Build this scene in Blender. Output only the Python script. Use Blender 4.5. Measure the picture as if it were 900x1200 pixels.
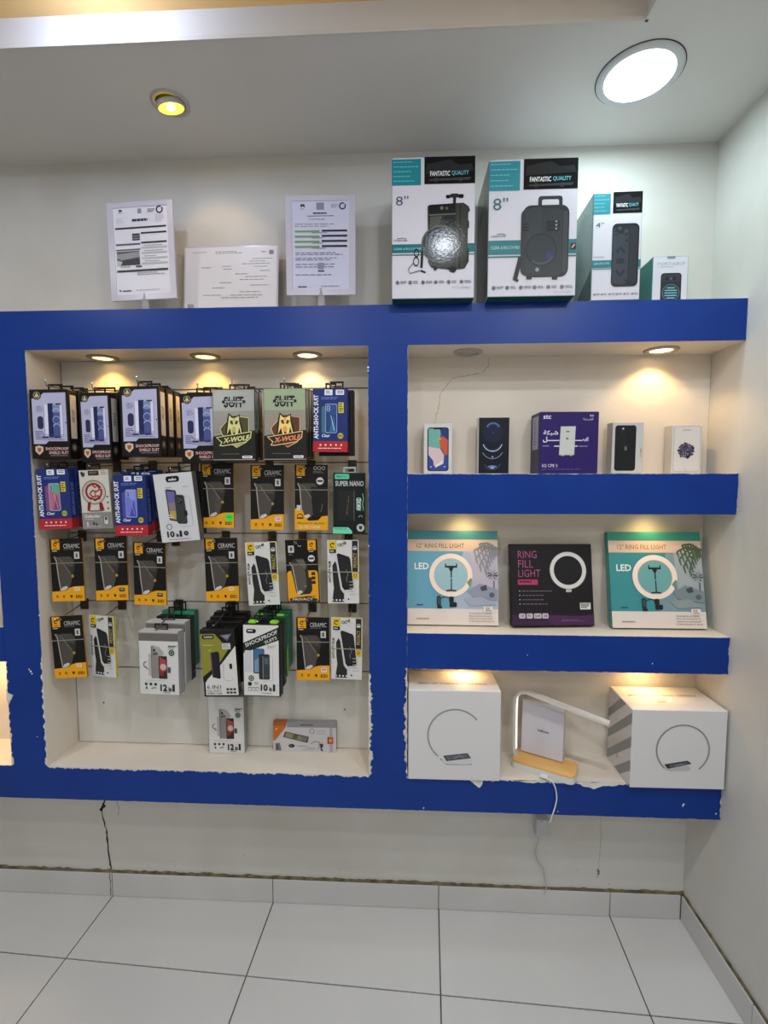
import bpy, bmesh, math, random
from mathutils import Vector, Matrix

for o in list(bpy.data.objects):
    bpy.data.objects.remove(o)
SC = bpy.context.scene
COL = SC.collection
PI = math.pi
R = math.radians

# ------------------------------------------------------------------ camera
def set_camera():
    yaw, pitch, roll, f = .0476, -.074, -.001, 566.46      # f in pixels of a 900 px wide frame
    cy, sy = math.cos(yaw), math.sin(yaw)
    fw = Vector((-sy * math.cos(pitch), cy * math.cos(pitch), math.sin(pitch)))
    r = Vector((cy, sy, 0)); u = r.cross(fw)
    c, s = math.cos(roll), math.sin(roll)
    r2 = c * r + s * u; u2 = -s * r + c * u
    cam = bpy.data.cameras.new('camera')
    cam.sensor_fit = 'HORIZONTAL'; cam.sensor_width = 36; cam.lens = 36 * f / 900
    cam.clip_start = .02
    o = bpy.data.objects.new('camera', cam); COL.objects.link(o)
    M = Matrix((r2, u2, -fw)).transposed().to_4x4()
    M.translation = Vector((-.025, -1.6404, 1.5484))
    o.matrix_world = M
    SC.camera = o
set_camera()

# ------------------------------------------------------------------ world, exposure, lamps
w = bpy.data.worlds.new('world'); SC.world = w
w.use_nodes = True
w.node_tree.nodes['Background'].inputs[0].default_value = (.8, .9, 1, 1)
w.node_tree.nodes['Background'].inputs[1].default_value = .15
SC.view_settings.view_transform = 'Standard'
SC.view_settings.look = 'None'
SC.view_settings.gamma = 1
SC.view_settings.exposure = 0
SC.view_settings.use_curve_mapping = False

H = 2.5898          # ceiling height
XR = .9453          # right wall
XL, YF = -2.6, -4.2 # left wall, front wall
UP = -.173          # front plane of the display unit
BK = -.018          # back of the niches
SL = -.022          # front of the slat boards

def lamp(name, kind, loc, energy, color, direction=(0, 0, -1), **kw):
    l = bpy.data.lights.new(name, kind); l.energy = energy; l.color = color
    for k, v in kw.items():
        setattr(l, k, v)
    o = bpy.data.objects.new(name, l); COL.objects.link(o); o.location = loc
    o.rotation_mode = 'QUATERNION'
    o.rotation_quaternion = Vector(direction).to_track_quat('-Z', 'Y')
    return o

WARM = (1, .55, .12)
WARM2 = (1, .64, .28)
COOL = (.82, .95, 1)
LED_P = [(.5763, -.2702), (.73, -1.45), (.73, -2.7), (-1.7, -3.3), (-.6, -3.3)]  # first panel is in view; the rest are unseen, added to light the room
for i, (x, y) in enumerate(LED_P):
    lamp('round_panel_light', 'AREA', (x, y, H - .012), [3.6, 8.5, 8.5, 8.5, 8.5][i], (.74, .95, 1) if i == 0 else (.92, .97, 1), shape='DISK', size=.166)
COVE_P = [(.17, -1.2), (-.55, -1.9), (-1.6, -1.2)]
for x, y in COVE_P:
    lamp('cove_light', 'AREA', (x, y, H + .058), 9, (.86, .92, 1), shape='DISK', size=.1)
GLOBE = (-.74, -.60, H + .0702 - .04)
N4L = [(-1.0198, -.072), (-.6774, -.073), (-.3441, -.075)]
for i, (x, y) in enumerate(N4L):
    lamp('niche_spot', 'SPOT', (x, y, 1.9366 - .012), [1.8, 1.8, 1.5][i], [WARM, WARM, WARM2][i], spot_size=R(118), spot_blend=.5, shadow_soft_size=.012)
lamp('niche_spot', 'SPOT', (.7565, -.079, 1.9356 - .012), 2.4, WARM2, spot_size=R(126), spot_blend=.5, shadow_soft_size=.012)
LOWL = [(.165, -.07, 1.4344), (.755, -.07, 1.4344), (.165, -.07, .9499), (.755, -.07, .9499), (-1.45, -.09, .9499)]
for i, (x, y, z) in enumerate(LOWL):
    lamp('shelf_spot', 'SPOT', (x, y, z - .012), [1.1, 1.0, 1.3, 1.5, 4][i], WARM2, spot_size=R(160), spot_blend=1, shadow_soft_size=.03)
lamp('ceiling_spot', 'SPOT', (-.684, -.228, H - .03), 1.2, (1, .68, .34), (.03, .115, -.19), spot_size=R(75), spot_blend=.6, shadow_soft_size=.02)

# ------------------------------------------------------------------ materials
MATS = {}
def lin(h):
    h = h.lstrip('#')
    v = [int(h[i:i + 2], 16) / 255 for i in (0, 2, 4)]
    return tuple(c / 12.92 if c <= .04045 else ((c + .055) / 1.055) ** 2.4 for c in v) + (1,)

def mat(h, rough=.42, metal=0., spec=.28, emit=0.):
    key = (h, rough, metal, spec, emit)
    if key in MATS:
        return MATS[key]
    m = bpy.data.materials.new('print_' + h.lstrip('#')); m.use_nodes = True
    b = m.node_tree.nodes['Principled BSDF']
    b.inputs['Base Color'].default_value = lin(h)
    b.inputs['Roughness'].default_value = rough
    b.inputs['Metallic'].default_value = metal
    b.inputs['Specular IOR Level'].default_value = spec
    if rough == .13:                                    # carton still wrapped in thin crinkled film
        nt = m.node_tree; tc = nt.nodes.new('ShaderNodeTexCoord'); n = nt.nodes.new('ShaderNodeTexNoise'); bp = nt.nodes.new('ShaderNodeBump')
        n.inputs['Scale'].default_value = 120; n.inputs['Detail'].default_value = 3; bp.inputs['Strength'].default_value = .09; bp.inputs['Distance'].default_value = .002
        nt.links.new(tc.outputs['Object'], n.inputs['Vector']); nt.links.new(n.outputs['Fac'], bp.inputs['Height']); nt.links.new(bp.outputs['Normal'], b.inputs['Normal'])
        b.inputs['Specular IOR Level'].default_value = .1
    if emit:
        b.inputs['Emission Color'].default_value = lin(h)
        b.inputs['Emission Strength'].default_value = emit
    MATS[key] = m
    return m

def noisy(name, c1, c2, rough=.6, scale=6, bump=.1, bscale=60, spec=.4, detail=6, lo=.35, hi=.7, dist=.01):
    m = bpy.data.materials.new(name); m.use_nodes = True
    nt = m.node_tree; b = nt.nodes['Principled BSDF']
    tc = nt.nodes.new('ShaderNodeTexCoord')
    n = nt.nodes.new('ShaderNodeTexNoise'); n.inputs['Scale'].default_value = scale; n.inputs['Detail'].default_value = detail
    r = nt.nodes.new('ShaderNodeValToRGB')
    r.color_ramp.elements[0].position = lo; r.color_ramp.elements[0].color = lin(c1)
    r.color_ramp.elements[1].position = hi; r.color_ramp.elements[1].color = lin(c2)
    nt.links.new(tc.outputs['Object'], n.inputs['Vector'])
    nt.links.new(n.outputs['Fac'], r.inputs['Fac'])
    nt.links.new(r.outputs['Color'], b.inputs['Base Color'])
    b.inputs['Roughness'].default_value = rough
    b.inputs['Specular IOR Level'].default_value = spec
    if bump:
        n2 = nt.nodes.new('ShaderNodeTexNoise'); n2.inputs['Scale'].default_value = bscale
        nt.links.new(tc.outputs['Object'], n2.inputs['Vector'])
        bp = nt.nodes.new('ShaderNodeBump'); bp.inputs['Strength'].default_value = bump; bp.inputs['Distance'].default_value = dist
        nt.links.new(n2.outputs['Fac'], bp.inputs['Height']); nt.links.new(bp.outputs['Normal'], b.inputs['Normal'])
    return m

M_WALL = noisy('wall_paint', '#c1bdb4', '#cdcac4', .55, 2.2, .08, 25, lo=.3, hi=.55)
M_CEIL = noisy('ceiling_paint', '#cdcac5', '#d3d0cb', .6, 3, .05, 25)
M_CREAM = noisy('cove_orange', '#efc078', '#f2c988', .6, 2, .05, 20)  # raised panel gets an even pale orange base colour
M_NICHE = noisy('niche_plaster', '#d6cbbc', '#ded5c8', .5, 4, .08, 30)
M_SLAT = noisy('slat_laminate', '#cfcbc3', '#d6d2ca', .38, 3, .02, 30)
M_BLUE = noisy('blue_laminate', '#002f80', '#023488', .33, 5, .05, 14, .3, dist=.004)
M_TILE = noisy('floor_tile', '#c4c2c0', '#cdcbc9', .16, 1.5, .02, 8, .5)
M_GROUT = noisy('grout', '#4a4743', '#6a655e', .85, 20, .1, 100)
M_BASE = noisy('baseboard_tile', '#c0bebc', '#cac8c6', .2, 3, .02, 10)
M_GRIME = noisy('grime', '#4b4334', '#83765c', .9, 30, .1, 100)
M_TORN = noisy('torn_paper', '#cfccc6', '#e2dfd9', .8, 40, .2, 120)
M_WOOD = noisy('pale_wood', '#d9a85f', '#e4b872', .45, 9, .03, 60)
M_DARK = mat('#15130f', .6)
M_METAL = mat('#8b8a86', .3, .9)
M_DMETAL = mat('#4a443c', .4, .7)
M_GROOVE = mat('#858078', .7)

# ------------------------------------------------------------------ mesh helpers
def link(name, me, parent=None, mats=None):
    o = bpy.data.objects.new(name, me); COL.objects.link(o)
    if parent is not None:
        o.parent = parent
    return o

def obj(name, bm, m, parent=None, smooth=False):
    me = bpy.data.meshes.new(name)
    bmesh.ops.recalc_face_normals(bm, faces=bm.faces)
    bm.to_mesh(me); bm.free()
    for x in (m if isinstance(m, (list, tuple)) else [m]):
        me.materials.append(x)
    if smooth:
        for p in me.polygons:
            p.use_smooth = True
    return link(name, me, parent)

def tag(o, label=None, cat=None, group=None, kind=None):
    if label: o['label'] = label
    if cat: o['category'] = cat
    if group: o['group'] = group
    if kind: o['kind'] = kind
    return o

def thing(name, label, cat, loc=(0, 0, 0), group=None, rot=None):
    o = bpy.data.objects.new(name, None); COL.objects.link(o)
    o.empty_display_size = .05
    o.location = loc
    if rot:
        o.rotation_mode = 'YXZ'; o.rotation_euler = rot
    return tag(o, label, cat, group)

def add_box(bm, x0, x1, y0, y1, z0, z1, mi=0):
    vs = [bm.verts.new(p) for p in ((x0, y0, z0), (x1, y0, z0), (x1, y1, z0), (x0, y1, z0), (x0, y0, z1), (x1, y0, z1), (x1, y1, z1), (x0, y1, z1))]
    fs = []
    for idx in ((3, 2, 1, 0), (4, 5, 6, 7), (0, 1, 5, 4), (1, 2, 6, 5), (2, 3, 7, 6), (3, 0, 4, 7)):
        f = bm.faces.new([vs[i] for i in idx]); f.material_index = mi; fs.append(f)
    return vs, fs

def box(x0, x1, y0, y1, z0, z1, bev=0.):
    bm = bmesh.new(); add_box(bm, x0, x1, y0, y1, z0, z1)
    if bev:
        bmesh.ops.bevel(bm, geom=bm.edges[:], offset=bev, segments=2, affect='EDGES', profile=.6)
    return bm

def prism(bm, pts, y0, y1, mi=0):
    """polygon in the x-z plane, extruded from y0 (front) to y1"""
    a = [bm.verts.new((p[0], y0, p[1])) for p in pts]
    b = [bm.verts.new((p[0], y1, p[1])) for p in pts]
    n = len(pts)
    for vs in (a, b[::-1]):
        f = bm.faces.new(vs); f.material_index = mi
    for i in range(n):
        f = bm.faces.new((a[i], b[i], b[(i + 1) % n], a[(i + 1) % n])); f.material_index = mi

def tube(bm, pts, r, seg=8, cap=True, mi=0):
    pts = [Vector(p) for p in pts]
    rings = []
    up = Vector((.13, .31, .94)).normalized()
    for i, p in enumerate(pts):
        d = (pts[min(i + 1, len(pts) - 1)] - pts[max(i - 1, 0)]).normalized()
        s = d.cross(up)
        if s.length < 1e-3: s = d.cross(Vector((1, 0, 0)))
        s.normalize(); t = s.cross(d); up = t
        rr = r[i] if isinstance(r, (list, tuple)) else r
        rings.append([bm.verts.new(p + rr * (math.cos(2 * PI * k / seg) * s + math.sin(2 * PI * k / seg) * t)) for k in range(seg)])
    for a, b in zip(rings, rings[1:]):
        for k in range(seg):
            f = bm.faces.new((a[k], a[(k + 1) % seg], b[(k + 1) % seg], b[k])); f.material_index = mi
    if cap:
        bm.faces.new(rings[0]).material_index = mi; bm.faces.new(rings[-1][::-1]).material_index = mi

def lathe(bm, prof, seg=40, c=(0, 0, 0)):
    """prof: (radius, z) pairs, turned about the vertical"""
    rings = []
    for r, z in prof:
        if r < 1e-6:
            rings.append([bm.verts.new((c[0], c[1], c[2] + z))])
        else:
            rings.append([bm.verts.new((c[0] + r * math.cos(2 * PI * k / seg), c[1] + r * math.sin(2 * PI * k / seg), c[2] + z)) for k in range(seg)])
    for a, b in zip(rings, rings[1:]):
        for k in range(seg):
            k2 = (k + 1) % seg
            if len(a) == 1: bm.faces.new((a[0], b[k2], b[k]))
            elif len(b) == 1: bm.faces.new((a[k], a[k2], b[0]))
            else: bm.faces.new((a[k], a[k2], b[k2], b[k]))

def spline(pts, n=8):
    pts = [Vector(p) for p in pts]; out = []
    for i in range(len(pts) - 1):
        p0 = pts[max(i - 1, 0)]; p1 = pts[i]; p2 = pts[i + 1]; p3 = pts[min(i + 2, len(pts) - 1)]
        for k in range(n):
            t = k / n
            out.append(.5 * ((2 * p1) + (p2 - p0) * t + (2 * p0 - 5 * p1 + 4 * p2 - p3) * t * t + (3 * p1 - p0 - 3 * p2 + p3) * t ** 3))
    out.append(pts[-1])
    return out

# ------------------------------------------------------------------ lettering
TXT = {}
def text_geo(s, bold):
    k = (s, bold)
    if k in TXT: return TXT[k]
    cu = bpy.data.curves.new('t', 'FONT'); cu.body = s; cu.resolution_u = 1 if len(s) > 14 else 2
    cu.offset = bold
    o = bpy.data.objects.new('t', cu); COL.objects.link(o)
    me = bpy.data.meshes.new_from_object(o.evaluated_get(bpy.context.evaluated_depsgraph_get()))
    vs = [(v.co.x, v.co.y) for v in me.vertices]; fs = [tuple(p.vertices) for p in me.polygons]
    bpy.data.objects.remove(o); bpy.data.curves.remove(cu); bpy.data.meshes.remove(me)
    xs = [v[0] for v in vs] or [0, 1]; ys = [v[1] for v in vs] or [0, 1]
    TXT[k] = (vs, fs, min(xs), max(xs), min(ys), max(ys))
    return TXT[k]

class Print:
    """flat print on a face: (u, v) run 0..1 from the top left corner of a w x h face; each call is laid over the last"""
    gloss = None
    def __init__(s, w, h):
        s.w, s.h, s.art, s.txt, s.am, s.tm, s.L = w, h, bmesh.new(), bmesh.new(), [], [], 0
    def _mi(s, L, c, rough, metal=0.):
        if s.gloss is not None: rough = s.gloss
        m = mat(c, rough, metal)
        if m not in L: L.append(m)
        return L.index(m)
    def xy(s, u, v):
        return (u - .5) * s.w, (1 - v) * s.h
    def up(s):
        s.L += 1; return -.0003 - s.L * .00004
    def poly(s, pts, c, rough=.4, metal=0.):
        y = s.up(); mi = s._mi(s.am, c, rough, metal)
        vs = [s.art.verts.new((s.xy(*p)[0], y, s.xy(*p)[1])) for p in pts]
        s.art.faces.new(vs).material_index = mi
    def rect(s, u0, v0, u1, v1, c, rough=.4, metal=0.):
        s.poly([(u0, v0), (u1, v0), (u1, v1), (u0, v1)], c, rough, metal)
    def rrect(s, u0, v0, u1, v1, r, c, rough=.4, metal=0.):
        k = s.w / s.h; pts = []
        for cu, cv, a in ((u1 - r, v0 + r * k, -90), (u1 - r, v1 - r * k, 0), (u0 + r, v1 - r * k, 90), (u0 + r, v0 + r * k, 180)):
            for j in range(5):
                t = R(a + j * 22.5); pts.append((cu + r * math.cos(t), cv + r * k * math.sin(t)))
        s.poly(pts, c, rough, metal)
    def skew(s, u0, v0, u1, v1, ang, c, rough=.4):
        """a rectangle turned about its centre"""
        cu, cv = (u0 + u1) / 2, (v0 + v1) / 2; k = s.w / s.h; a = R(ang); pts = []
        for u, v in ((u0, v0), (u1, v0), (u1, v1), (u0, v1)):
            du, dv = u - cu, (v - cv) / k
            pts.append((cu + du * math.cos(a) - dv * math.sin(a), cv + k * (du * math.sin(a) + dv * math.cos(a))))
        s.poly(pts, c, rough)
    def circ(s, u, v, r, c, n=28, rough=.4, sv=1.):
        k = s.w / s.h
        s.poly([(u + r * math.cos(2 * PI * i / n), v + sv * k * r * math.sin(2 * PI * i / n)) for i in range(n)], c, rough)
    def ring(s, u, v, r0, r1, c, a0=0, a1=360, n=40, rough=.4, sv=1.):
        k = s.w / s.h; y = s.up(); mi = s._mi(s.am, c, rough)
        prev = None
        for i in range(n + 1):
            t = R(a0 + (a1 - a0) * i / n)
            q = [s.art.verts.new((lambda p: (p[0], y, p[1]))(s.xy(u + r * math.cos(t), v - sv * k * r * math.sin(t)))) for r in (r0, r1)]
            if prev: s.art.faces.new((prev[0], q[0], q[1], prev[1])).material_index = mi
            prev = q
    def line(s, pts, t, c, rough=.4):
        """stroke of width t (in face widths)"""
        y = s.up(); mi = s._mi(s.am, c, rough); P = [Vector(s.xy(*p)) for p in pts]; prev = None
        for i, p in enumerate(P):
            d = (P[min(i + 1, len(P) - 1)] - P[max(i - 1, 0)]).normalized(); nrm = Vector((-d.y, d.x)) * t * s.w / 2
            q = [s.art.verts.new((x.x, y, x.y)) for x in (p + nrm, p - nrm)]
            if prev: s.art.faces.new((prev[0], q[0], q[1], prev[1])).material_index = mi
            prev = q
    def lines(s, u0, v0, u1, v1, n, c, seed=1, fill=.35, words=4):
        """small print too fine to read: rows of short dashes"""
        rnd = random.Random(seed); y = s.up(); mi = s._mi(s.am, c, .5); hh = (v1 - v0) / n
        for i in range(n):
            u = u0; end = u0 + (u1 - u0) * rnd.uniform(.6, 1)
            while u < end:
                du = (u1 - u0) / words * rnd.uniform(.5, 1.2); e = min(u + du, end)
                a = s.xy(u, v0 + i * hh); b = s.xy(e, v0 + (i + fill) * hh)
                vs = [s.art.verts.new(p) for p in ((a[0], y, a[1]), (b[0], y, a[1]), (b[0], y, b[1]), (a[0], y, b[1]))]
                s.art.faces.new(vs).material_index = mi
                u = e + (u1 - u0) * .025
    def text(s, t, u0, v0, u1, v1, c, bold=.0, ang=0, shear=0., rough=.4):
        """lettering fitted to the box; ang turns it (degrees, counter-clockwise), box given before turning"""
        vs, fs, xa, xb, ya, yb = text_geo(t, bold)
        y = s.up(); mi = s._mi(s.tm, c, rough)
        cx, cz = s.xy((u0 + u1) / 2, (v0 + v1) / 2); W = (u1 - u0) * s.w; Hh = (v1 - v0) * s.h; a = R(ang); out = []
        for x, z in vs:
            X = ((x - xa) / (xb - xa) - .5) * W; Z = ((z - ya) / (yb - ya) - .5) * Hh; X += shear * Z
            out.append(s.txt.verts.new((cx + X * math.cos(a) - Z * math.sin(a), y, cz + X * math.sin(a) + Z * math.cos(a))))
        for f in fs:
            try: s.txt.faces.new([out[i] for i in f]).material_index = mi
            except ValueError: pass
    def meshes(s, suffix='front'):
        res = []
        for nm, bm, ms in (('printed_artwork', s.art, s.am), ('lettering', s.txt, s.tm)):
            if len(bm.faces):
                for f in bm.faces:
                    f.normal_update()
                    if f.normal.y > 0: f.normal_flip()
                me = bpy.data.meshes.new(nm); bm.to_mesh(me)
                for m in ms: me.materials.append(m)
                res.append((nm, me))
            bm.free()
        return res

def body_mesh(w, t, h, front, side, top=None, bev=.0012):
    """carton: front face at y = 0, standing on z = 0"""
    bm = bmesh.new(); add_box(bm, -w / 2, w / 2, 0, t, 0, h)
    if bev:
        bmesh.ops.bevel(bm, geom=bm.edges[:], offset=bev, segments=1, affect='EDGES')
    bmesh.ops.recalc_face_normals(bm, faces=bm.faces)
    for f in bm.faces:
        n = f.normal
        f.material_index = 0 if n.y < -.9 else (2 if n.z > .9 else 1)
    me = bpy.data.meshes.new('carton'); bm.to_mesh(me); bm.free()
    for c in (front, side, top or side):
        me.materials.append(c if not isinstance(c, str) else mat(c))
    return me

def pouch_mesh(w, t, h, front, side, hx, hz, r=.0042):
    bm = bmesh.new(); xs = [-w / 2, hx - r, hx + r, w / 2]; zs = [0, hz - r, hz + r, h]
    for y, fl in ((0, False), (t, True)):
        V = [[bm.verts.new((x, y, z)) for z in zs] for x in xs]
        for i in range(3):
            for j in range(3):
                if (i, j) != (1, 1):
                    q = (V[i][j], V[i + 1][j], V[i + 1][j + 1], V[i][j + 1])
                    bm.faces.new(q[::-1] if fl else q)
        if fl: B = V
        else: A = V
    loop = [(i, 0) for i in range(4)] + [(3, j) for j in (1, 2, 3)] + [(i, 3) for i in (2, 1, 0)] + [(0, j) for j in (2, 1)]
    for L in (loop, [(1, 1), (1, 2), (2, 2), (2, 1)]):
        for (a, b), (c, d) in zip(L, L[1:] + L[:1]):
            bm.faces.new((A[a][b], B[a][b], B[c][d], A[c][d]))
    bmesh.ops.recalc_face_normals(bm, faces=bm.faces)
    for f in bm.faces: f.material_index = 0 if f.normal.y < -.9 else 1
    me = bpy.data.meshes.new('pouch'); bm.to_mesh(me); bm.free()
    for c in (front, side): me.materials.append(mat(c))
    return me

def side_print(P, w, t, side):
    """turn a Print made for the t x h side into right (side=1) or left (side=-1) face coordinates"""
    out = []
    for nm, me in P.meshes():
        if side > 0: M = Matrix.Translation((w / 2, t / 2, 0)) @ Matrix.Rotation(PI / 2, 4, 'Z')
        else: M = Matrix.Translation((-w / 2, t / 2, 0)) @ Matrix.Rotation(-PI / 2, 4, 'Z')
        me.transform(M); out.append((nm, me))
    return out

def top_print(P, w, t, h):
    """a Print made for a w x t top face (v = 0 at the back)"""
    out = []
    for nm, me in P.meshes():
        me.transform(Matrix.Translation((0, 0, h)) @ Matrix.Rotation(-PI / 2, 4, 'X')); out.append((nm, me))
    return out

DES = {}
def package(kind):
    """parts of a package type: list of (name, mesh), built once"""
    if kind not in DES: DES[kind] = BUILD[kind.split('/')[0]](*kind.split('/')[1:])
    return DES[kind]

def place(kind, name, label, cat, x, y, z, h, roll=0, yaw=0, lean=0, group=None, base=False):
    """z is the height of the front face's centre, or of its foot when base"""
    rot = (-R(lean), R(roll), R(yaw))
    t = thing(name, label, cat, group=group, rot=rot)
    M = Matrix.Rotation(R(yaw), 3, 'Z') @ Matrix.Rotation(-R(lean), 3, 'X') @ Matrix.Rotation(R(roll), 3, 'Y')
    t.location = Vector((x, y, z)) - (Vector((0, 0, 0)) if base else M @ Vector((0, 0, h / 2)))
    for nm, me in package(kind):
        link(nm, me, t)
    t.location.z += 0
    place.M = M; place.o = t.location.copy()
    return t

# ------------------------------------------------------------------ the room
def struct(name, bm, m, parent=None):
    o = obj(name, bm, m, parent)
    if parent is None: o['kind'] = 'structure'
    return o

wall_back = struct('wall_back', box(XL - .1, XR + .1, 0, .1, -.1, H + .2), M_WALL)
wall_right = struct('wall_right', box(XR, XR + .1, YF - .1, 0, -.1, H + .2), M_WALL)
struct('wall_left', box(XL - .1, XL, YF - .1, 0, -.1, H + .2), M_WALL)
struct('wall_front', box(XL, XR, YF - .1, YF, -.1, H + .2), M_WALL)
EX0, EX1, EY0, EY1, RZ = -2.1, .5231, -2.6, -.4243, .0702
bm = bmesh.new()
add_box(bm, XL, XR, EY1, 0, H, H + .14); add_box(bm, XL, XR, YF, EY0, H, H + .14)
add_box(bm, EX1, XR, EY0, EY1, H, H + .14); add_box(bm, XL, EX0, EY0, EY1, H, H + .14)
ceiling = struct('ceiling', bm, M_CEIL)
obj('raised_panel', box(EX0, EX1, EY0, EY1, H + RZ, H + .1401), M_CREAM, ceiling)
bm = bmesh.new()
for x0, x1, y0, y1 in ((EX0, EX1, EY1 - .006, EY1), (EX0, EX1, EY0, EY0 + .006), (EX1 - .006, EX1, EY0, EY1), (EX0, EX0 + .006, EY0, EY1)):
    add_box(bm, x0, x1, y0, y1, H - .003, H + .006)
obj('recess_bead', bm, M_WALL, ceiling)

# floor: grout bed with the tiles laid 2.6 degrees off the wall
floor = struct('floor', box(XL, XR, YF, 0, -.05, -.003), M_GROUT)
TA = R(2.6)
def clip(poly, f):
    out = []
    for i, p in enumerate(poly):
        q = poly[(i + 1) % len(poly)]; a, b = f(p), f(q)
        if a >= 0: out.append(p)
        if a * b < 0:
            t = a / (a - b); out.append((p[0] + t * (q[0] - p[0]), p[1] + t * (q[1] - p[1])))
    return out
X0 = -1.1085; TS = .6; G = .0022
ca, sa = math.cos(TA), math.sin(TA)
for i in range(-4, 5):
    for j in range(-1, 8):
        q = [(i * TS + G, -j * TS - G), (i * TS + G, -(j + 1) * TS + G), ((i + 1) * TS - G, -(j + 1) * TS + G), ((i + 1) * TS - G, -j * TS - G)]
        # local frame: origin where the first joint meets the wall, first row .244 deep
        q = [(a, b - .2442 + .0) for a, b in q]
        q = [(X0 + a * ca + b * sa, -a * sa + b * ca) for a, b in q]
        for f in (lambda p: p[0] - XL, lambda p: XR - p[0], lambda p: -p[1], lambda p: p[1] - YF):
            if q: q = clip(q, f)
        if len(q) < 3: continue
        bm = bmesh.new()
        a = [bm.verts.new((p[0], p[1], 0)) for p in q]; b = [bm.verts.new((p[0], p[1], -.004)) for p in q]
        bm.faces.new(a); n = len(q)
        for k in range(n): bm.faces.new((a[k], b[k], b[(k + 1) % n], a[(k + 1) % n]))
        obj('tile', bm, M_TILE, floor)

BH = .0891
def baseboard(name, axis, cuts):
    base = None
    for k, (a, b) in enumerate(zip(cuts, cuts[1:])):
        if axis == 'x': bm = box(a + .0012, b - .0012, -.012, -.0005, .001, BH, .0015)
        else: bm = box(XR - .012, XR - .0005, a + .0012, b - .0012, .001, BH, .0015)
        if base is None:
            g = box(XL, XR - .0006, -.0095, -.0004, .0005, BH - .003) if axis == 'x' else box(XR - .0095, XR - .0004, YF, -.0135, .0005, BH - .003)
            base = struct(name, g, M_GROUT)
        obj('baseboard_tile', bm, M_BASE, base)
    return base
bb = baseboard('baseboard_back', 'x', [XL, X0 - 1.2, X0 - .6, X0, X0 + .6, X0 + 1.2, X0 + 1.8, XR - .0125])
br = baseboard('baseboard_right', 'y', [YF, -3.36, -2.76, -2.16, -1.56, -.96, -.36, -.0125])
# dark, crumbling grout bead along the baseboard tops
rnd = random.Random(5)
bm = bmesh.new(); pts = []; n = 240
for k in range(n + 1):
    x = XL + (XR - XL - .002) * k / n; pts.append((x, BH - .001 + .0045 + rnd.random() ** 2 * .006))
lowp = [(XR - .002, BH - .002), (XL, BH - .002)]
prism(bm, lowp[::-1] + pts[::-1], -.005 - .004, -.0004)
obj('grout_bead', bm, M_GRIME, bb)
bm = bmesh.new(); n = 200; pr = None
for k in range(n + 1):
    y = YF + (-.013 - YF) * k / n; z = BH + .003 + rnd.random() ** 2 * .005
    q = [bm.verts.new(p) for p in ((XR - .008, y, BH - .002), (XR - .007, y, z), (XR - .0004, y, z))]
    if pr:
        for a in (0, 1): bm.faces.new((pr[a], q[a], q[a + 1], pr[a + 1]))
    pr = q
obj('grout_bead', bm, M_GRIME, br)

def crack(pts, r, parent, y, m=M_DARK, name='crack', seed=3):
    rnd = random.Random(seed); bm = bmesh.new(); P = spline([(a, y, b) for a, b in pts], 7)
    P = [p + Vector((rnd.uniform(-1, 1), 0, rnd.uniform(-1, 1))) * .0022 for p in P]
    prev = None
    for i, p in enumerate(P):
        d = (P[min(i + 1, len(P) - 1)] - P[max(i - 1, 0)]).normalized(); n = Vector((-d.z, 0, d.x)) * r * rnd.uniform(.4, 1.3)
        q = [bm.verts.new(p + n), bm.verts.new(p - n)]
        if prev: bm.faces.new((prev[0], q[0], q[1], prev[1]))
        prev = q
    for f in bm.faces:
        f.normal_update()
        if f.normal.y > 0: f.normal_flip()
    me = bpy.data.meshes.new(name); bm.to_mesh(me); bm.free(); me.materials.append(m)
    return link(name, me, parent)
crack([(-1.125, .40), (-1.1332, .3557), (-1.1444, .3224), (-1.1287, .2402), (-1.1259, .157), (-1.1158, .0904)], .0028, wall_back, -.0006)
crack([(-1.128, .345), (-1.150, .325), (-1.140, .335)], .004, wall_back, -.0007)
crack([(-1.085, .37), (-1.079, .33), (-1.084, .305)], .001, wall_back, -.0006, mat('#8b857a', .8))
crack([(-1.1158, .089), (-1.116, .05), (-1.1155, .002)], .0012, bb, -.0126, name='hairline')
crack([(.655, .36), (.656, .28), (.654, .21), (.652, .16)], .0007, wall_back, -.0006, mat('#9a958c', .8))
crack([(.650, .165), (.653, .155), (.651, .145)], .003, wall_back, -.0006, mat('#7a7466', .8))
bm = bmesh.new()
for k in range(16):
    x, z, r_ = rnd.uniform(-1.2, .8), rnd.uniform(.1, .2), rnd.uniform(.001, .003)
    bm.faces.new([bm.verts.new((x + r_ * math.cos(t), -.0005, z + r_ * .8 * math.sin(t))) for t in [k2 * PI / 3 for k2 in range(6)]][::-1])
obj('scuff', bm, mat('#8b8474', .9), wall_back)

# ------------------------------------------------------------------ built-in display unit
UX = [XL + .001, -1.3243, -1.2013, -.1425, -.0232, XR - .001]
ZT, ZB = 2.0532, .4881
N1T, N1B, N2T, N2B, N3T, N3B = 1.9360, 1.5553, 1.4344, 1.0636, .9499, .5988
unit = thing('display_unit', 'white built-in wall unit with royal blue laminate front, lit niches and chipped edges', 'display unit', (0, 0, ZB))
def upart(name, bm, m):
    o = obj(name, bm, m, unit); o.location = (0, 0, -ZB); return o
slabs = [(UX[0], UX[5], N1T, ZT), (UX[0], UX[5], ZB, N3B)]
slabs += [(UX[1], UX[2], N3B, N1T), (UX[3], UX[4], N3B, N1T)]
slabs += [(UX[4], UX[5], N2T, N1B), (UX[4], UX[5], N3T, N2B), (UX[0], UX[1], N2T, N1B), (UX[0], UX[1], N3T, N2B)]
for k, (x0, x1, z0, z1) in enumerate(slabs): upart('slab' if k < 2 else 'post' if k < 4 else 'shelf', box(x0, x1, UP, -.0006, z0, z1), M_NICHE)
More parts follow.
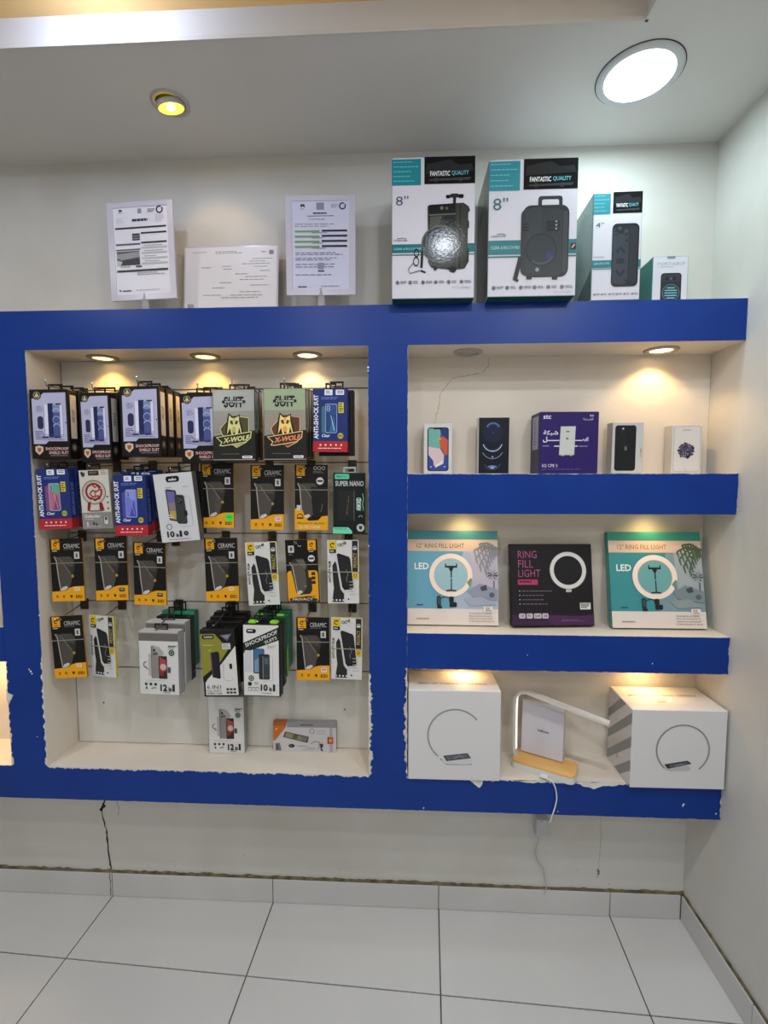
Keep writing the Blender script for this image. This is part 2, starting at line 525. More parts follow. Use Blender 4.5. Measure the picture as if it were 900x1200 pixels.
for x0, x1 in ((UX[0], UX[1]), (UX[2], UX[3]), (UX[4], UX[5])): upart('back_panel', box(x0, x1, BK, -.0006, N3B, N1T), M_NICHE)

rnd = random.Random(11)
def strip(bm, x0, x1, z0, z1, bot=0, right=0, top=0, left=0):
    """laminate sheet whose edges have chipped back by up to the given amounts (numbers or functions of position)"""
    def am(f, t): return (f(t) if callable(f) else f)
    pts = []
    def edge(a, b, amp, put):
        n = max(2, int(abs(b - a) / .005)); v = 0
        for k in range(n):
            t = a + (b - a) * k / n; A = am(amp, t)
            v = .5 * v + .5 * (rnd.random() ** 2)
            pts.append(put(t, A * v * 1.6 if A else 0))
    edge(x0, x1, bot, lambda t, d: (t, z0 + d)); edge(z0, z1, right, lambda t, d: (x1 - d, t))
    edge(x1, x0, top, lambda t, d: (t, z1 - d)); edge(z1, z0, left, lambda t, d: (x0 + d, t))
    prism(bm, pts, UP - .0015, UP)
a = .0012
peel = lambda lo, hi, A: (lambda t: A if lo < t < hi else a)
def sheet_part(*a, **k):
    bm = bmesh.new(); strip(bm, *a, **k); upart('blue_laminate', bm, M_BLUE)
sheet_part(UX[0], UX[5], N1T, ZT, bot=.0005, right=.001)
sheet_part(UX[0], UX[5], ZB, N3B, bot=.0012, top=lambda t: .007 if UX[2] < t < UX[3] else (.008 if t > UX[4] else (.003 if t < UX[1] else 0)), right=.004)
sheet_part(UX[1], UX[2], N3B, N1T, right=peel(N3B, .97, .008), left=peel(N3B, N3T, .008))
sheet_part(UX[3], UX[4], N3B, N1T, left=peel(N3B, .93, .013), right=peel(.62, .95, .010))
sheet_part(UX[4], UX[5], N2T, N1B, bot=.0006, top=.002, right=.002)
sheet_part(UX[4], UX[5], N3T, N2B, bot=.002, top=.001, right=.003)
sheet_part(UX[0], UX[1], N2T, N1B, bot=a, top=a)
sheet_part(UX[0], UX[1], N3T, N2B, bot=a, top=a)


# torn white backing paper and chips
def ragged(bm, pts, y0, y1, n=6, amp=.003):
    out = []
    for i, p in enumerate(pts):
        q = pts[(i + 1) % len(pts)]
        for k in range(n):
            t = k / n; j = amp if k else 0
            out.append((p[0] + (q[0] - p[0]) * t + rnd.uniform(-j, j), p[1] + (q[1] - p[1]) * t + rnd.uniform(-j, j)))
    prism(bm, out, y0, y1)
PNAME = 'torn_backing_paper'
def torn(*a):
    bm = bmesh.new(); ragged(bm, *a); upart(PNAME, bm, M_TORN)
torn([(.405, .5978), (.655, .5978), (.645, .594), (.60, .590), (.575, .585), (.555, .578), (.52, .588), (.50, .596), (.455, .594), (.42, .598)], UP - .004, UP - .0016, 4, .0022)
torn([(.172, .5978), (.216, .5978), (.214, .585), (.205, .571), (.188, .583)], UP - .004, UP - .0016, 3, .0012)
torn([(.30, .5978), (.41, .5978), (.41, .594), (.36, .592), (.32, .595)], UP - .003, UP - .0016, 4, .002)
torn([(-1.3243, .86), (-1.3195, .845), (-1.3025, .838), (-1.312, .822), (-1.3245, .815)], UP - .004, UP - .0016, 3, .0015)
torn([(UX[3] - .001, .88), (UX[3] + .006, .872), (UX[3] + .004, .85), (UX[3] - .001, .845)], UP - .003, UP - .0016, 3, .001)
for z in (.62, .66, .70, .735, .77, .80, .835, .90):
    s = rnd.uniform(.004, .008)
    torn([(UX[2] + .001, z + .014), (UX[2] - s, z), (UX[2] + .001, z - .012)], UP - .003, UP - .0016, 2, .001)
    torn([(UX[3] - .001, z + .013), (UX[3] - .001, z - .013), (UX[3] + s * 1.2, z)], UP - .003, UP - .0016, 2, .001)
    torn([(UX[4] + .001, z + .013), (UX[4] - s * .9, z - .002), (UX[4] + .001, z - .013)], UP - .003, UP - .0016, 2, .001)
PNAME = 'chip'
for x, z, s in ((.831, .535, .004), (.829, .530, .003), (-1.24, .919, .004), (-1.245, .926, .003), (-1.236, .912, .003), (-.142, 1.872, .004), (-.1418, 1.862, .003), (-.141, 1.335, .003), (-.1405, 1.18, .002), (.93, .508, .003), (.345, 1.0, .002), (.72, .98, .002), (.03, .497, .003), (.45, .5, .002), (-1.23, .7, .002), (-1.2, 1.36, .004), (-1.2005, 1.105, .0035)):
    torn([(x - s, z), (x, z - s), (x + s, z + s * .3), (x + s * .2, z + s)], UP - .0021, UP - .0016, 2, .0006)

# slat wall boards in the left niche, dark grooves between them
GR = [N3B, .8768, 1.1148, 1.3539, 1.594, 1.8385, N1T]
bm = box(UX[2] + .001, UX[3] - .001, SL + .003, BK + .0002, N3B + .001, N1T - .001)
upart('groove_backing', bm, M_GROOVE)
for z0, z1 in zip(GR, GR[1:]):
    upart('slat_board', box(UX[2] + .004, UX[3] - .0015, SL - .002, SL + .004, z0 + (.002 if z0 > .7 else .002), z1 - (.002 if z1 < 1.9 else .001), .0012), M_SLAT)
for x, z in ((-1.1015, .7456), (-.2396, .74)):
    bm = bmesh.new(); tube(bm, [(x, SL - .0024, z), (x, SL - .001, z)], .003, 10); upart('screw_hole', bm, M_DARK)
crack([(.2405, 1.9334), (.2354, 1.9035), (.2053, 1.8819), (.1361, 1.8717), (.1084, 1.8527), (.0836, 1.8143), (.0783, 1.7728), (.0674, 1.7339), (.06, 1.70)], .0009, unit, BK - .0004, mat('#8d877e', .8)).location = (0, 0, -ZB)

# ------------------------------------------------------------------ fixed lights
def downlight(label, x, y, z, r, lens, emit, trim='#b9b6b0', group=None, name='recessed_downlight', lens_r=.66):
    t = thing(name, label, 'downlight', (x, y, z), group)
    bm = bmesh.new(); lathe(bm, [(r, 0), (r, -.0025), (r * .96, -.0045), (r * (lens_r + .06), -.006), (r * lens_r, -.003), (r * lens_r, -.0005)])
    obj('trim_ring', bm, mat(trim, .35, .2), t, True)
    bm = bmesh.new(); lathe(bm, [(r * lens_r, -.0012), (r * lens_r * .9, -.0022), (r * .3, -.0028), (0, -.003)])
    obj('lens', bm, mat(lens, .3, 0, .5, emit), t, True)
    return t
for k, (x, y) in enumerate(N4L):
    downlight(['glowing recessed spotlight above the leftmost shockproof boxes, left of three', 'glowing recessed spotlight in the middle of the left niche roof',
               'glowing recessed spotlight above the two wolf boxes, right of three'][k], x, y, N1T, .047, ['#ffd27a', '#ffd27a', '#ffdda8'][k], 5, '#8f8a82', 'spotlights in the left niche roof')
downlight('glowing recessed spotlight above the small phone boxes near the right wall', .7565, -.079, N1T, .05, '#ffe0a4', 5, '#a39c90')
downlight('unlit grey recessed spotlight above the first phone box of the top right shelf', .164, -.085, N1T, .046, '#a5a19a', 0, '#aaa69f')
for k, (x, y, z) in enumerate(LOWL):
    downlight(['recessed spotlight over the left ring light box, hidden by the blue shelf edge', 'recessed spotlight over the right ring light box, hidden by the blue shelf edge',
               'recessed spotlight over the left lamp carton, hidden by the blue shelf edge', 'recessed spotlight over the striped lamp carton, hidden by the blue shelf edge',
               'recessed spotlight in the bottom niche at the far left edge'][k], x, y, z, .04, '#ffe0a4', 4, '#a39c90', 'spotlights under the lower shelves')
def panel(label, x, y, group):
    t = thing('round_panel_light', label, 'ceiling light', (x, y, H), group)
    bm = bmesh.new(); lathe(bm, [(.104, 0), (.104, -.003), (.1, -.006), (.088, -.008), (.0845, -.005)], 64); obj('trim_ring', bm, mat('#c9cbcc', .4), t, True)
    bm = bmesh.new(); lathe(bm, [(.0845, -.005), (.0845, -.0055), (0, -.006)], 64); obj('diffuser', bm, mat('#f2fbff', .4, 0, .5, 3.2), t, True)
    bm = bmesh.new(); lathe(bm, [(.1065, -.0002), (.1065, -.0008), (.104, -.0012)], 64); obj('cutout_gap', bm, mat('#3d4247', .7), t)
for k, (x, y) in enumerate(LED_P):
    panel('large round white ceiling panel light above the speaker cartons' if k == 0 else 'added round white ceiling panel light, unseen behind the viewpoint', x, y, None if k == 0 else 'added panel lights unseen behind the viewpoint')
for x, y in COVE_P:
    t = downlight('round white light on the raised cream ceiling panel, out of view', x, y, H + RZ, .06, '#eaf3ff', 4, '#c9cbcc', 'lights on the raised ceiling', lens_r=.8)
t = thing('globe_light', 'small round white bulb light in the ceiling recess, just out of view', 'ceiling light', (GLOBE[0], GLOBE[1], H + RZ))
bm = bmesh.new(); lathe(bm, [(0, -.0002), (.03, -.0002), (.03, -.006), (.018, -.012), (.012, -.02), (0, -.02)]); obj('base', bm, mat('#c9cbcc', .4), t, True)
bm = bmesh.new(); lathe(bm, [(.012, -.02), (.019, -.028), (.0215, -.04), (.019, -.051), (.011, -.059), (0, -.062)], 24); obj('bulb', bm, mat('#c6d9ff', .3, 0, .5, 270), t, True)
# tilted ceiling spot
t = thing('ceiling_spotlight', 'small tilted yellow spotlight in the ceiling at upper left', 'spotlight', (-.689, -.2366, H))
bm = bmesh.new(); lathe(bm, [(.052, 0), (.052, -.002), (.048, -.004), (.040, -.004), (.040, -.0005)]); obj('trim_ring', bm, mat('#b5afa8', .4), t, True)
bm = bmesh.new(); lathe(bm, [(.040, -.0006), (0, -.0007)]); obj('housing', bm, M_DARK, t)
bm = bmesh.new(); lathe(bm, [(.0385, .004), (.039, -.007), (.0375, -.009), (.034, -.008), (.033, .000)])
g = obj('gimbal_ring', bm, mat('#bdb6aa', .35, .1), t, True); g.rotation_euler = (R(13), R(-8), 0); g.location = (0, 0, -.006)
bm = bmesh.new(); lathe(bm, [(.0335, -.0075), (.0330, -.0045), (.026, -.003), (0, -.002)])
g2 = obj('lens', bm, mat('#ffdc46', .3, 0, .5, 2.2), t, True); g2.rotation_euler = g.rotation_euler; g2.location = g.location
bm = bmesh.new(); lathe(bm, [(.012, -.0075), (0, -.009)], 20)
g3 = obj('bulb', bm, mat('#fff6d0', .3, 0, .5, 8), t, True); g3.rotation_euler = g.rotation_euler; g3.location = g.location

# ------------------------------------------------------------------ package types
BUILD = {}
def dims(w, t, h): return float(w), float(t), float(h)

def tab_mesh(w, t, h, u0=.37, u1=.76, hh=.02, c='#12100f'):
    """hanger tab with a slot, standing on the back of the top edge"""
    x0, x1 = (u0 - .5) * w, (u1 - .5) * w; b = .005; bm = bmesh.new(); y0, y1 = t * .5, t * .5 + .0012
    for a in ((x0, x0 + b, h - .002, h + hh), (x1 - b, x1, h - .002, h + hh), (x0 + b, x1 - b, h + hh - .006, h + hh), (x0 + b, x1 - b, h - .002, h + .003)):
        add_box(bm, a[0], a[1], y0, y1, a[2], a[3])
    me = bpy.data.meshes.new('hang_tab'); bm.to_mesh(me); bm.free(); me.materials.append(mat(c, .35))
    return ('hang_tab', me)

def band_mesh(w, t, h, v, c='#8d8672'):
    bm = bmesh.new(); z = h * (1 - v); e = .0012; k = .0011
    for a in ((-w / 2 - e, w / 2 + e, -e * 1.8, -.0002 - e * .3), (-w / 2 - e, w / 2 + e, t, t + e), (-w / 2 - e, -w / 2, -e, t + e), (w / 2, w / 2 + e, -e, t + e)):
        add_box(bm, a[0], a[1], a[2], a[3], z - k, z + k)
    me = bpy.data.meshes.new('rubber_band'); bm.to_mesh(me); bm.free(); me.materials.append(mat(c, .6))
    return ('rubber_band', me)

def phone_rect(P, u0, v0, u1, v1, r, frame, screen, inset=.02):
    P.rrect(u0, v0, u1, v1, r, frame); k = P.w / P.h
    P.rrect(u0 + inset, v0 + inset * k, u1 - inset, v1 - inset * k, r * .8, screen)

def b_shock(w):
    w, t, h = dims(w, .044, .212)
    P = Print(w, h)
    P.poly([(.06, .13), (.22, .13), (.38, .05), (.95, .045), (.95, .745), (.45, .745), (.38, .785), (.06, .785)], '#b5b4d2')
    P.circ(.2, .085, .115, '#2a241d'); P.ring(.2, .085, .07, .095, '#8a7d60'); P.poly([(.2, .045), (.27, .115), (.22, .1), (.2, .125), (.18, .1), (.13, .115)], '#c9bd9d')
    P.rect(.36, .215, .47, .68, '#d9daee'); P.line([(.37, .22), (.37, .67)], .012, '#6d6c92'); P.rect(.47, .205, .60, .69, '#1d2452'); P.rect(.60, .22, .78, .69, '#4a568f')
    P.rect(.6, .22, .78, .33, '#7c8ab4')
    for v in (.33, .44, .55): P.ring(.69, v, .085, .105, '#aebad8', 20, 160, 14)
    P.ring(.69, .44, .085, .1, '#93a2ca', 0, 360, 24)
    P.rect(.79, .215, .86, .68, '#d5d7ec'); P.line([(.86, .22), (.86, .68)], .01, '#6d6c92')
    P.rect(.48, .20, .62, .215, '#23274f'); P.rect(.68, .20, .83, .22, '#23274f')
    P.rrect(.19, .385, .345, .57, .07, '#2b2d52'); P.ring(.265, .28, .055, .065, '#8886ad'); P.lines(.17, .24, .35, .33, 4, '#8f8db2', 3)
    P.lines(.12, .60, .34, .73, 5, '#5a5980', 5, .4, 2); P.rect(.30, .675, .46, .70, '#262a55'); P.rect(.62, .67, .76, .695, '#262a55'); P.lines(.30, .65, .92, .74, 4, '#4d5086', 6, .3, 6)
    P.circ(.93, .48, .018, '#26284a', 10)
    P.poly([(.1, .825), (.2, .805), (.31, .825), (.31, .89), (.205, .945), (.1, .89)], '#cdb9a2'); P.poly([(.15, .84), (.26, .84), (.25, .885), (.2, .905), (.16, .885)], '#a8543f')
    P.text('SHOCKPROOF', .37, .832, .97, .874, '#efc3bd', .008); P.text('SHIELD SUIT', .46, .890, .97, .932, '#efc3bd', .008); P.lines(.5, .948, .96, .965, 1, '#8f7772', 2, .6)
    parts = [('carton', body_mesh(w, t, h, '#0e0b09', '#0e0b09'))] + P.meshes()
    S = Print(t, h); S.rrect(.22, .07, .86, .70, .06, '#cbc6c2'); S.text('SHIELD SUIT', .05, .34, .95, .40, '#3a3547', .02, 90); S.circ(.5, .83, .3, '#4a4440'); S.circ(.5, .83, .17, '#8d857a')
    return parts + side_print(S, w, t, 1) + [tab_mesh(w, t, h)]
BUILD['shock'] = b_shock

def b_wolf(kind):
    w, t, h = .129, .032, .216
    green = kind == 'green'
    hi, mid, sh, ol = ('#d9d58b', '#b7b56a', '#4e4630', '#e0dd9a') if green else ('#f3d77e', '#e89a55', '#5e3a2a', '#f0c98c')
    P = Print(w, h)
    P.rect(.02, .01, .98, .30, '#a3a5a0' if green else '#a5b593', .25, .3); P.rect(.02, .30, .98, .60, '#96948c' if green else '#a09a8d', .25, .3)
    P.poly([(0, .655), (.45, .605), (.6, .6), (.68, .575), (1, .575), (1, 1), (0, 1)], '#1f1e1b')
    P.text('SUIT', .27, .10, .74, .255, '#1b1c1a', .03); P.rect(.23, .155, .78, .195, '#1b1c1a'); P.text('EXTREME', .30, .162, .72, .188, '#b9bdb4', .03)
    # shield and wolf head
    P.poly([(.16, .54), (.38, .40), (.55, .36), (.86, .395), (.86, .60), (.80, .74), (.56, .815), (.33, .72), (.2, .62)], sh)
    P.line([(.17, .545), (.38, .41), (.55, .37), (.85, .40), (.85, .6), (.79, .735), (.56, .81), (.34, .715), (.21, .62), (.17, .545)], .014, ol)
    P.poly([(.3, .62), (.33, .45), (.38, .33), (.47, .375), (.57, .37), (.65, .345), (.645, .42), (.70, .53), (.73, .63), (.6, .66), (.42, .66)], '#23201a')
    P.poly([(.335, .63), (.37, .46), (.395, .36), (.46, .40), (.55, .395), (.625, .37), (.625, .44), (.67, .56), (.70, .65), (.66, .60), (.62, .53), (.60, .60), (.56, .645), (.50, .65), (.44, .62), (.41, .54), (.375, .58)], hi)
    P.poly([(.40, .44), (.47, .43), (.49, .49), (.43, .485)], sh); P.poly([(.52, .485), (.55, .43), (.61, .445), (.575, .49)], sh); P.poly([(.44, .555), (.48, .52), (.53, .52), (.56, .56), (.52, .62), (.48, .62)], mid)
    P.poly([(.47, .60), (.54, .60), (.52, .63), (.49, .63)], '#23201a'); P.poly([(.48, .40), (.51, .46), (.54, .40)], mid)
    P.poly([(.07, .665), (.92, .585), (.90, .68), (.78, .74), (.24, .79), (.15, .785), (.2, .74)], ol); P.poly([(.1, .672), (.90, .597), (.88, .672), (.77, .73), (.25, .778), (.18, .776), (.225, .735)], '#2e2b22')
    P.text('X-WOLF', .25, .655, .86, .728, hi if green else '#f08a5a', .035, 7, .3)
    P.poly([(.45, .775), (.70, .755), (.56, .80)], mid if green else '#8a4a3c')
    P.lines(.2, .895, .82, .91, 1, '#77756b', 4, .5, 8); P.rrect(.69, .925, .93, .962, .02, '#dedede'); P.lines(.72, .937, .92, .955, 1, '#6a6a6a', 5, .6, 3)
    P.rect(0, .972, 1, .985, '#8f8e89')
    S = Print(t, h); S.rect(.06, .03, .94, .60, '#8d8c80', .3, .3); S.text('X-WOLF', -.4, .36, 1.4, .44, '#3a382f', .02, 90)
    return [('carton', body_mesh(w, t, h, '#8f8e88', '#211f1b', '#8e8d86'))] + P.meshes() + side_print(S, w, t, 1) + [tab_mesh(w, t, h, .36, .74, .019, '#2a2622')]
BUILD['wolf'] = b_wolf

def b_anti(kind):
    w, t, h = .106, .026, .19
    P = Print(w, h)
    P.rect(0, .83, 1, 1, '#b3272f'); P.text('ANTI-SHOCK SUIT', -.53, .405, .72, .485, '#e8e8ee', .03, 90)
    P.rrect(.34, .015, .57, .105, .02, '#dfe3f2'); P.rrect(.66, .02, .90, .10, .02, '#e8eaf0'); P.lines(.38, .04, .54, .09, 2, '#6d7596', 1, .5, 2); P.lines(.70, .035, .88, .09, 2, '#4a4a55', 2, .5, 2)
    P.lines(.25, .135, .92, .18, 2, '#6f86c4', 3, .45, 5)
    cs = dict(rainbow=('#7a4a70', '#b06a86', '#4fae84'), violet=('#4b4aa0', '#6f78d0', '#8c94e0'), teal=('#3f6f78', '#6fa6ae', '#a7ccd6'))[kind]
    P.rrect(.25, .28, .52, .70, .05, cs[0]); P.rrect(.36, .24, .70, .70, .05, '#9fb2da'); P.rrect(.375, .25, .685, .69, .045, cs[1] if kind != 'teal' else '#24407c')
    P.poly([(.40, .25), (.66, .25), (.66, .42), (.5, .40)], cs[2] if kind != 'teal' else '#2d4b88'); P.poly([(.47, .68), (.60, .42), (.67, .68)], cs[0] if kind != 'teal' else '#3a6a90'); P.line([(.52, .42), (.62, .66)], .02, '#d99aa6' if kind == 'rainbow' else cs[2])
    P.rrect(.40, .27, .50, .36, .03, '#9aa6cc'); P.circ(.45, .30, .025, '#1b2440', 10); P.circ(.45, .335, .025, '#1b2440', 10)
    P.rect(.74, .22, .89, .385, '#d3c23a'); P.lines(.76, .24, .88, .38, 4, '#4a4522', 4, .5, 2)
    P.circ(.80, .745, .085, '#b3a83c'); P.text('9H+', .73, .73, .87, .76, '#2f2f20', .02); P.text('Clear', .26, .715, .50, .765, '#e2e6f0', .02, 0, .2)
    for u in (.22, .37, .52, .67, .82): P.circ(u, .89, .028, '#f0d6d4', 10)
    P.lines(.15, .935, .88, .955, 1, '#eccfcd', 6, .7, 6)
    S = Print(t, h); S.rect(0, .83, 1, 1, '#8f2028'); S.text('ANTI-SHOCK SUIT', -1.5, .47, 2.5, .535, '#7f8fc4', .01, 90)
    S2 = Print(t, h); S2.rect(0, .83, 1, 1, '#8f2028')
    return [('carton', body_mesh(w, t, h, '#1d2f70', '#1a2a63'))] + P.meshes() + side_print(S, w, t, 1) + side_print(S2, w, t, -1) + [tab_mesh(w, t, h, .34, .66, .019)]
BUILD['anti'] = b_anti

def b_black(wd='.118', hh='.2'):
    w, t, h = dims(wd, .028, hh)
    P = Print(w, h); P.rect(.06, .05, .94, .95, '#1c1b1a'); P.lines(.2, .4, .8, .6, 3, '#55534f', 4)
    S = Print(t, h); S.rect(.15, .1, .85, .75, '#2a2927'); S.circ(.5, .88, .25, '#55524d')
    return [('carton', body_mesh(w, t, h, '#121110', '#161514'))] + P.meshes() + side_print(S, w, t, 1) + [tab_mesh(w, t, h, .3, .7, .03)]
BUILD['black'] = b_black

def b_green():
    w, t, h = .112, .03, .19
    P = Print(w, h); P.poly([(0, 0), (1, 0), (1, .5), (0, .3)], '#3aa37a'); P.lines(.2, .6, .8, .8, 4, '#bfe3d2', 4)
    S = Print(t, h); S.rect(.1, .06, .2, .97, '#3a9a76'); S.text('SHOCKPROOF', -1, .46, 2, .52, '#1d5e48', .0, 90)
    T = Print(w, t); T.rect(0, .55, 1, .78, '#123f31')
    return [('carton', body_mesh(w, t, h, '#1f7a5c', '#1d7256', '#2f8f6d'))] + P.meshes() + side_print(S, w, t, 1) + top_print(T, w, t, h) + [tab_mesh(w, t, h, .3, .7, .03)]
BUILD['green'] = b_green

def b_lime():
    w, t, h = .113, .022, .20
    P = Print(w, h); P.rect(.1, .1, .9, .9, '#1e2a20')
    S = Print(t, h); S.poly([(0, .55), (1, .45), (1, 1), (0, 1)], '#7fb83a')
    bm = bmesh.new()
    for x in (-.042, .022): add_box(bm, x, x + .026, .004, .018, h - .001, h + .008)
    bmesh.ops.bevel(bm, geom=bm.edges[:], offset=.003, segments=2, affect='EDGES')
    me = bpy.data.meshes.new('lime_clip'); bm.to_mesh(me); bm.free(); me.materials.append(mat('#8fd436', .35))
    return [('carton', body_mesh(w, t, h, '#1f5f49', '#1b5a45'))] + P.meshes() + side_print(S, w, t, 1) + [('lime_clip', me), tab_mesh(w, t, h, .3, .7, .03)]
BUILD['lime'] = b_lime

def b_red():
    w, t, h = .097, .02, .187
    P = Print(w, h)
    P.rect(0, .72, 1, 1, '#8a8884'); P.rect(.32, .015, .68, .095, '#2a211c'); P.lines(.36, .035, .65, .08, 2, '#a58e6c', 2); P.poly([(.06, .04), (.12, .02), (.18, .05), (.22, .03), (.2, .1), (.14, .12), (.09, .09)], '#3c3a38'); P.lines(.75, .02, .95, .1, 3, '#77736c', 3)
    P.ring(.47, .38, .37, .40, '#6d645c'); P.ring(.47, .38, .33, .345, '#a59c90'); P.circ(.47, .37, .27, '#c9c2b6')
    P.ring(.47, .37, .22, .29, '#8f1f2a', 25, 250); P.ring(.47, .37, .22, .29, '#a52a33', 260, 380)
    P.line([(.30, .27), (.42, .24), (.52, .30), (.62, .27), (.66, .34), (.55, .37), (.42, .35), (.33, .40), (.42, .46), (.60, .44), (.66, .50)], .055, '#931f2b'); P.line([(.36, .47), (.5, .52), (.62, .47)], .05, '#7d1a24')
    P.line([(.52, .35), (.5, .47)], .04, '#b23a40'); P.poly([(.20, .69), (.24, .55), (.34, .53), (.32, .62), (.29, .69)], '#861d28'); P.poly([(.62, .69), (.62, .55), (.72, .56), (.78, .69)], '#861d28'); P.poly([(.2, .685), (.78, .685), (.7, .705), (.3, .705)], '#6a5f58')
    for v in (.46, .56, .66): P.circ(.91, v, .03, '#3a3633', 8)
    P.text('Defender', .1, .755, .62, .81, '#e6e4df', .02); P.lines(.12, .83, .5, .86, 1, '#d0cec9', 4); P.rrect(.72, .78, .90, .94, .06, '#5b5955'); P.rrect(.74, .79, .88, .93, .05, '#c9c7c3'); P.rrect(.77, .80, .85, .86, .03, '#3c3b39')
    P.rect(.16, .88, .2, .95, '#dedcd8'); P.rect(.36, .885, .42, .93, '#3c3b39'); P.rect(.46, .90, .50, .95, '#3c3b39'); P.rect(.12, .955, .62, .962, '#d5d3ce')
    return [('carton', body_mesh(w, t, h, '#cfc9bd', '#b9b4aa'))] + P.meshes() + [tab_mesh(w, t, h, .32, .68, .019)]
BUILD['red'] = b_red

def b_ten():
    w, t, h = .124, .03, .215
    P = Print(w, h)
    P.rrect(.32, .045, .66, .13, .06, '#151515'); P.text('aobo', .39, .07, .59, .11, '#eeeeee', .03)
    P.lines(.72, .2, .95, .24, 1, '#b5b5b8', 3, .4, 3); P.lines(.28, .2, .5, .23, 1, '#9d9da0', 4, .4, 4)
    def ph(pts, c): P.poly(pts, c)
    P.poly([(.27, .24), (.30, .225), (.52, .25), (.54, .27), (.50, .69), (.47, .70), (.30, .675), (.28, .65)], '#2b2a33'); P.poly([(.295, .25), (.50, .27), (.49, .42), (.30, .42)], '#6b65a2'); P.poly([(.30, .42), (.49, .42), (.475, .55), (.305, .54)], '#8b7a80'); P.poly([(.305, .54), (.475, .55), (.46, .675), (.31, .655)], '#b59a52')
    P.poly([(.48, .335), (.52, .31), (.70, .325), (.73, .35), (.735, .72), (.70, .745), (.50, .735), (.47, .71)], '#38393b'); P.rrect(.55, .34, .66, .45, .03, '#202122'); P.circ(.585, .37, .025, '#58595c', 10); P.circ(.585, .415, .025, '#58595c', 10); P.circ(.63, .39, .025, '#58595c', 10); P.rrect(.68, .55, .76, .63, .03, '#1c1c1d')
    P.line([(.73, .34), (.86, .36), (.87, .76), (.84, .785), (.52, .775)], .012, '#a8a8ac'); P.ring(.25, .77, .06, .072, '#3a3a3a'); P.lines(.2, .6, .45, .66, 2, '#e6e6e8', 3)
    P.text('10', .17, .835, .36, .925, '#161616', .04); P.text('in', .40, .87, .47, .925, '#161616', .04); P.text('1', .49, .835, .55, .925, '#161616', .05); P.circ(.66, .88, .06, '#1d1d1d'); P.circ(.66, .88, .03, '#6a6a6a', 12); P.lines(.2, .955, .92, .97, 1, '#8a8a8c', 9, .6, 9)
    return [('carton', body_mesh(w, t, h, '#cfd0d2', '#5a5957'))] + P.meshes() + [tab_mesh(w, t, h, .36, .68, .02)]
BUILD['ten'] = b_ten

YEL = '#e3a01c'
def logo(P, u, v, s):
    k = P.w / P.h
    P.rect(u, v, u + .24 * s, v + .30 * s * k, YEL); c = (u + .12 * s, v + .14 * s * k)
    P.ring(c[0], c[1], .035 * s, .065 * s, '#5a3b12', 30, 300, 14); P.circ(c[0] + .02 * s, c[1] - .03 * k * s, .03 * s, '#5a3b12', 8); P.rect(c[0] - .06 * s, v + .25 * s * k, c[0] + .06 * s, v + .27 * s * k, '#5a3b12')

def glass(P, dx=0):
    """photo of a protective film lifting off a phone"""
    P.poly([(.17 + dx, .30), (.30 + dx, .28), (.62 + dx, .28), (.72 + dx, .33), (.76 + dx, .42), (.66 + dx, .62), (.52 + dx, .82), (.28 + dx, .82)], '#322e2a')
    P.poly([(.17 + dx, .31), (.34 + dx, .33), (.60 + dx, .53), (.66 + dx, .60), (.56 + dx, .78), (.42 + dx, .82), (.30 + dx, .83)], '#4c4640')
    P.poly([(.24 + dx, .29), (.62 + dx, .29), (.72 + dx, .36), (.68 + dx, .46), (.5 + dx, .43), (.32 + dx, .34)], '#4a4640')
    P.line([(.12 + dx, .285), (.18 + dx, .35), (.22 + dx, .60), (.27 + dx, .83)], .03, '#a8a197'); P.line([(.14 + dx, .285), (.3 + dx, .33), (.58 + dx, .55)], .012, '#8d867c')
    P.poly([(.26 + dx, .83), (.33 + dx, .775), (.46 + dx, .755), (.5 + dx, .785), (.40 + dx, .825)], '#c7c2bd')
    P.circ(.66 + dx, .60, .045, '#a58a3a', 10)

def b_cer(sticker=''):
    w, t, h = .107, .006, .204
    P = Print(w, h)
    logo(P, .05, .01, 1.05); P.lines(.07, .19, .28, .21, 1, '#d5d2cc', 3, .6, 3)
    P.text('CERAMIC', .42, .085, .92, .155, '#c5c2bd', .0); P.lines(.42, .17, .9, .185, 1, '#77746e', 3, .5, 6)
    P.rect(.74, .215, .90, .325, '#c8c6c2'); P.rect(.785, .24, .85, .305, '#55534f')
    glass(P)
    P.poly([(0, .845), (.42, .83), (.56, .785), (.70, .765), (1, .762), (1, 1), (0, 1)], YEL)
    for u in (.16, .36): P.rect(u - .035, .90, u + .035, .945, '#b9770f'); P.ring(u, .922, .02, .03, '#5b3a0a', 0, 360, 10)
    P.poly([(.54, .91), (.60, .90), (.64, .92), (.59, .955)], '#3f2c10'); P.text('ESD', .73, .905, .94, .955, '#4a3310', .03)
    if sticker == 'green': P.circ(.86, .84, .12, '#3ee04a', 20); P.lines(.79, .825, .93, .855, 2, '#1c7d2a', 2, .5, 3)
    elif sticker == 'pink': P.rrect(.74, .80, .92, .87, .02, '#e7cdd6'); P.lines(.77, .815, .90, .86, 2, '#8a3f5c', 2, .5, 3)
    elif sticker == 'pale': P.rrect(.70, .78, .86, .83, .02, '#f0e4c0'); P.lines(.72, .79, .85, .825, 2, '#7a6a3c', 2, .5, 3)
    elif sticker == 'dark': P.rrect(.72, .80, .90, .86, .03, '#3c3526'); P.rect(.75, .815, .87, .83, '#b8b0a0')
    return [('pouch', pouch_mesh(w, t, h, '#0e0d0a', '#a87a1e', -.0205, h - .0095))] + P.meshes() + [band_mesh(w, t, h, .39)]
BUILD['cer'] = b_cer

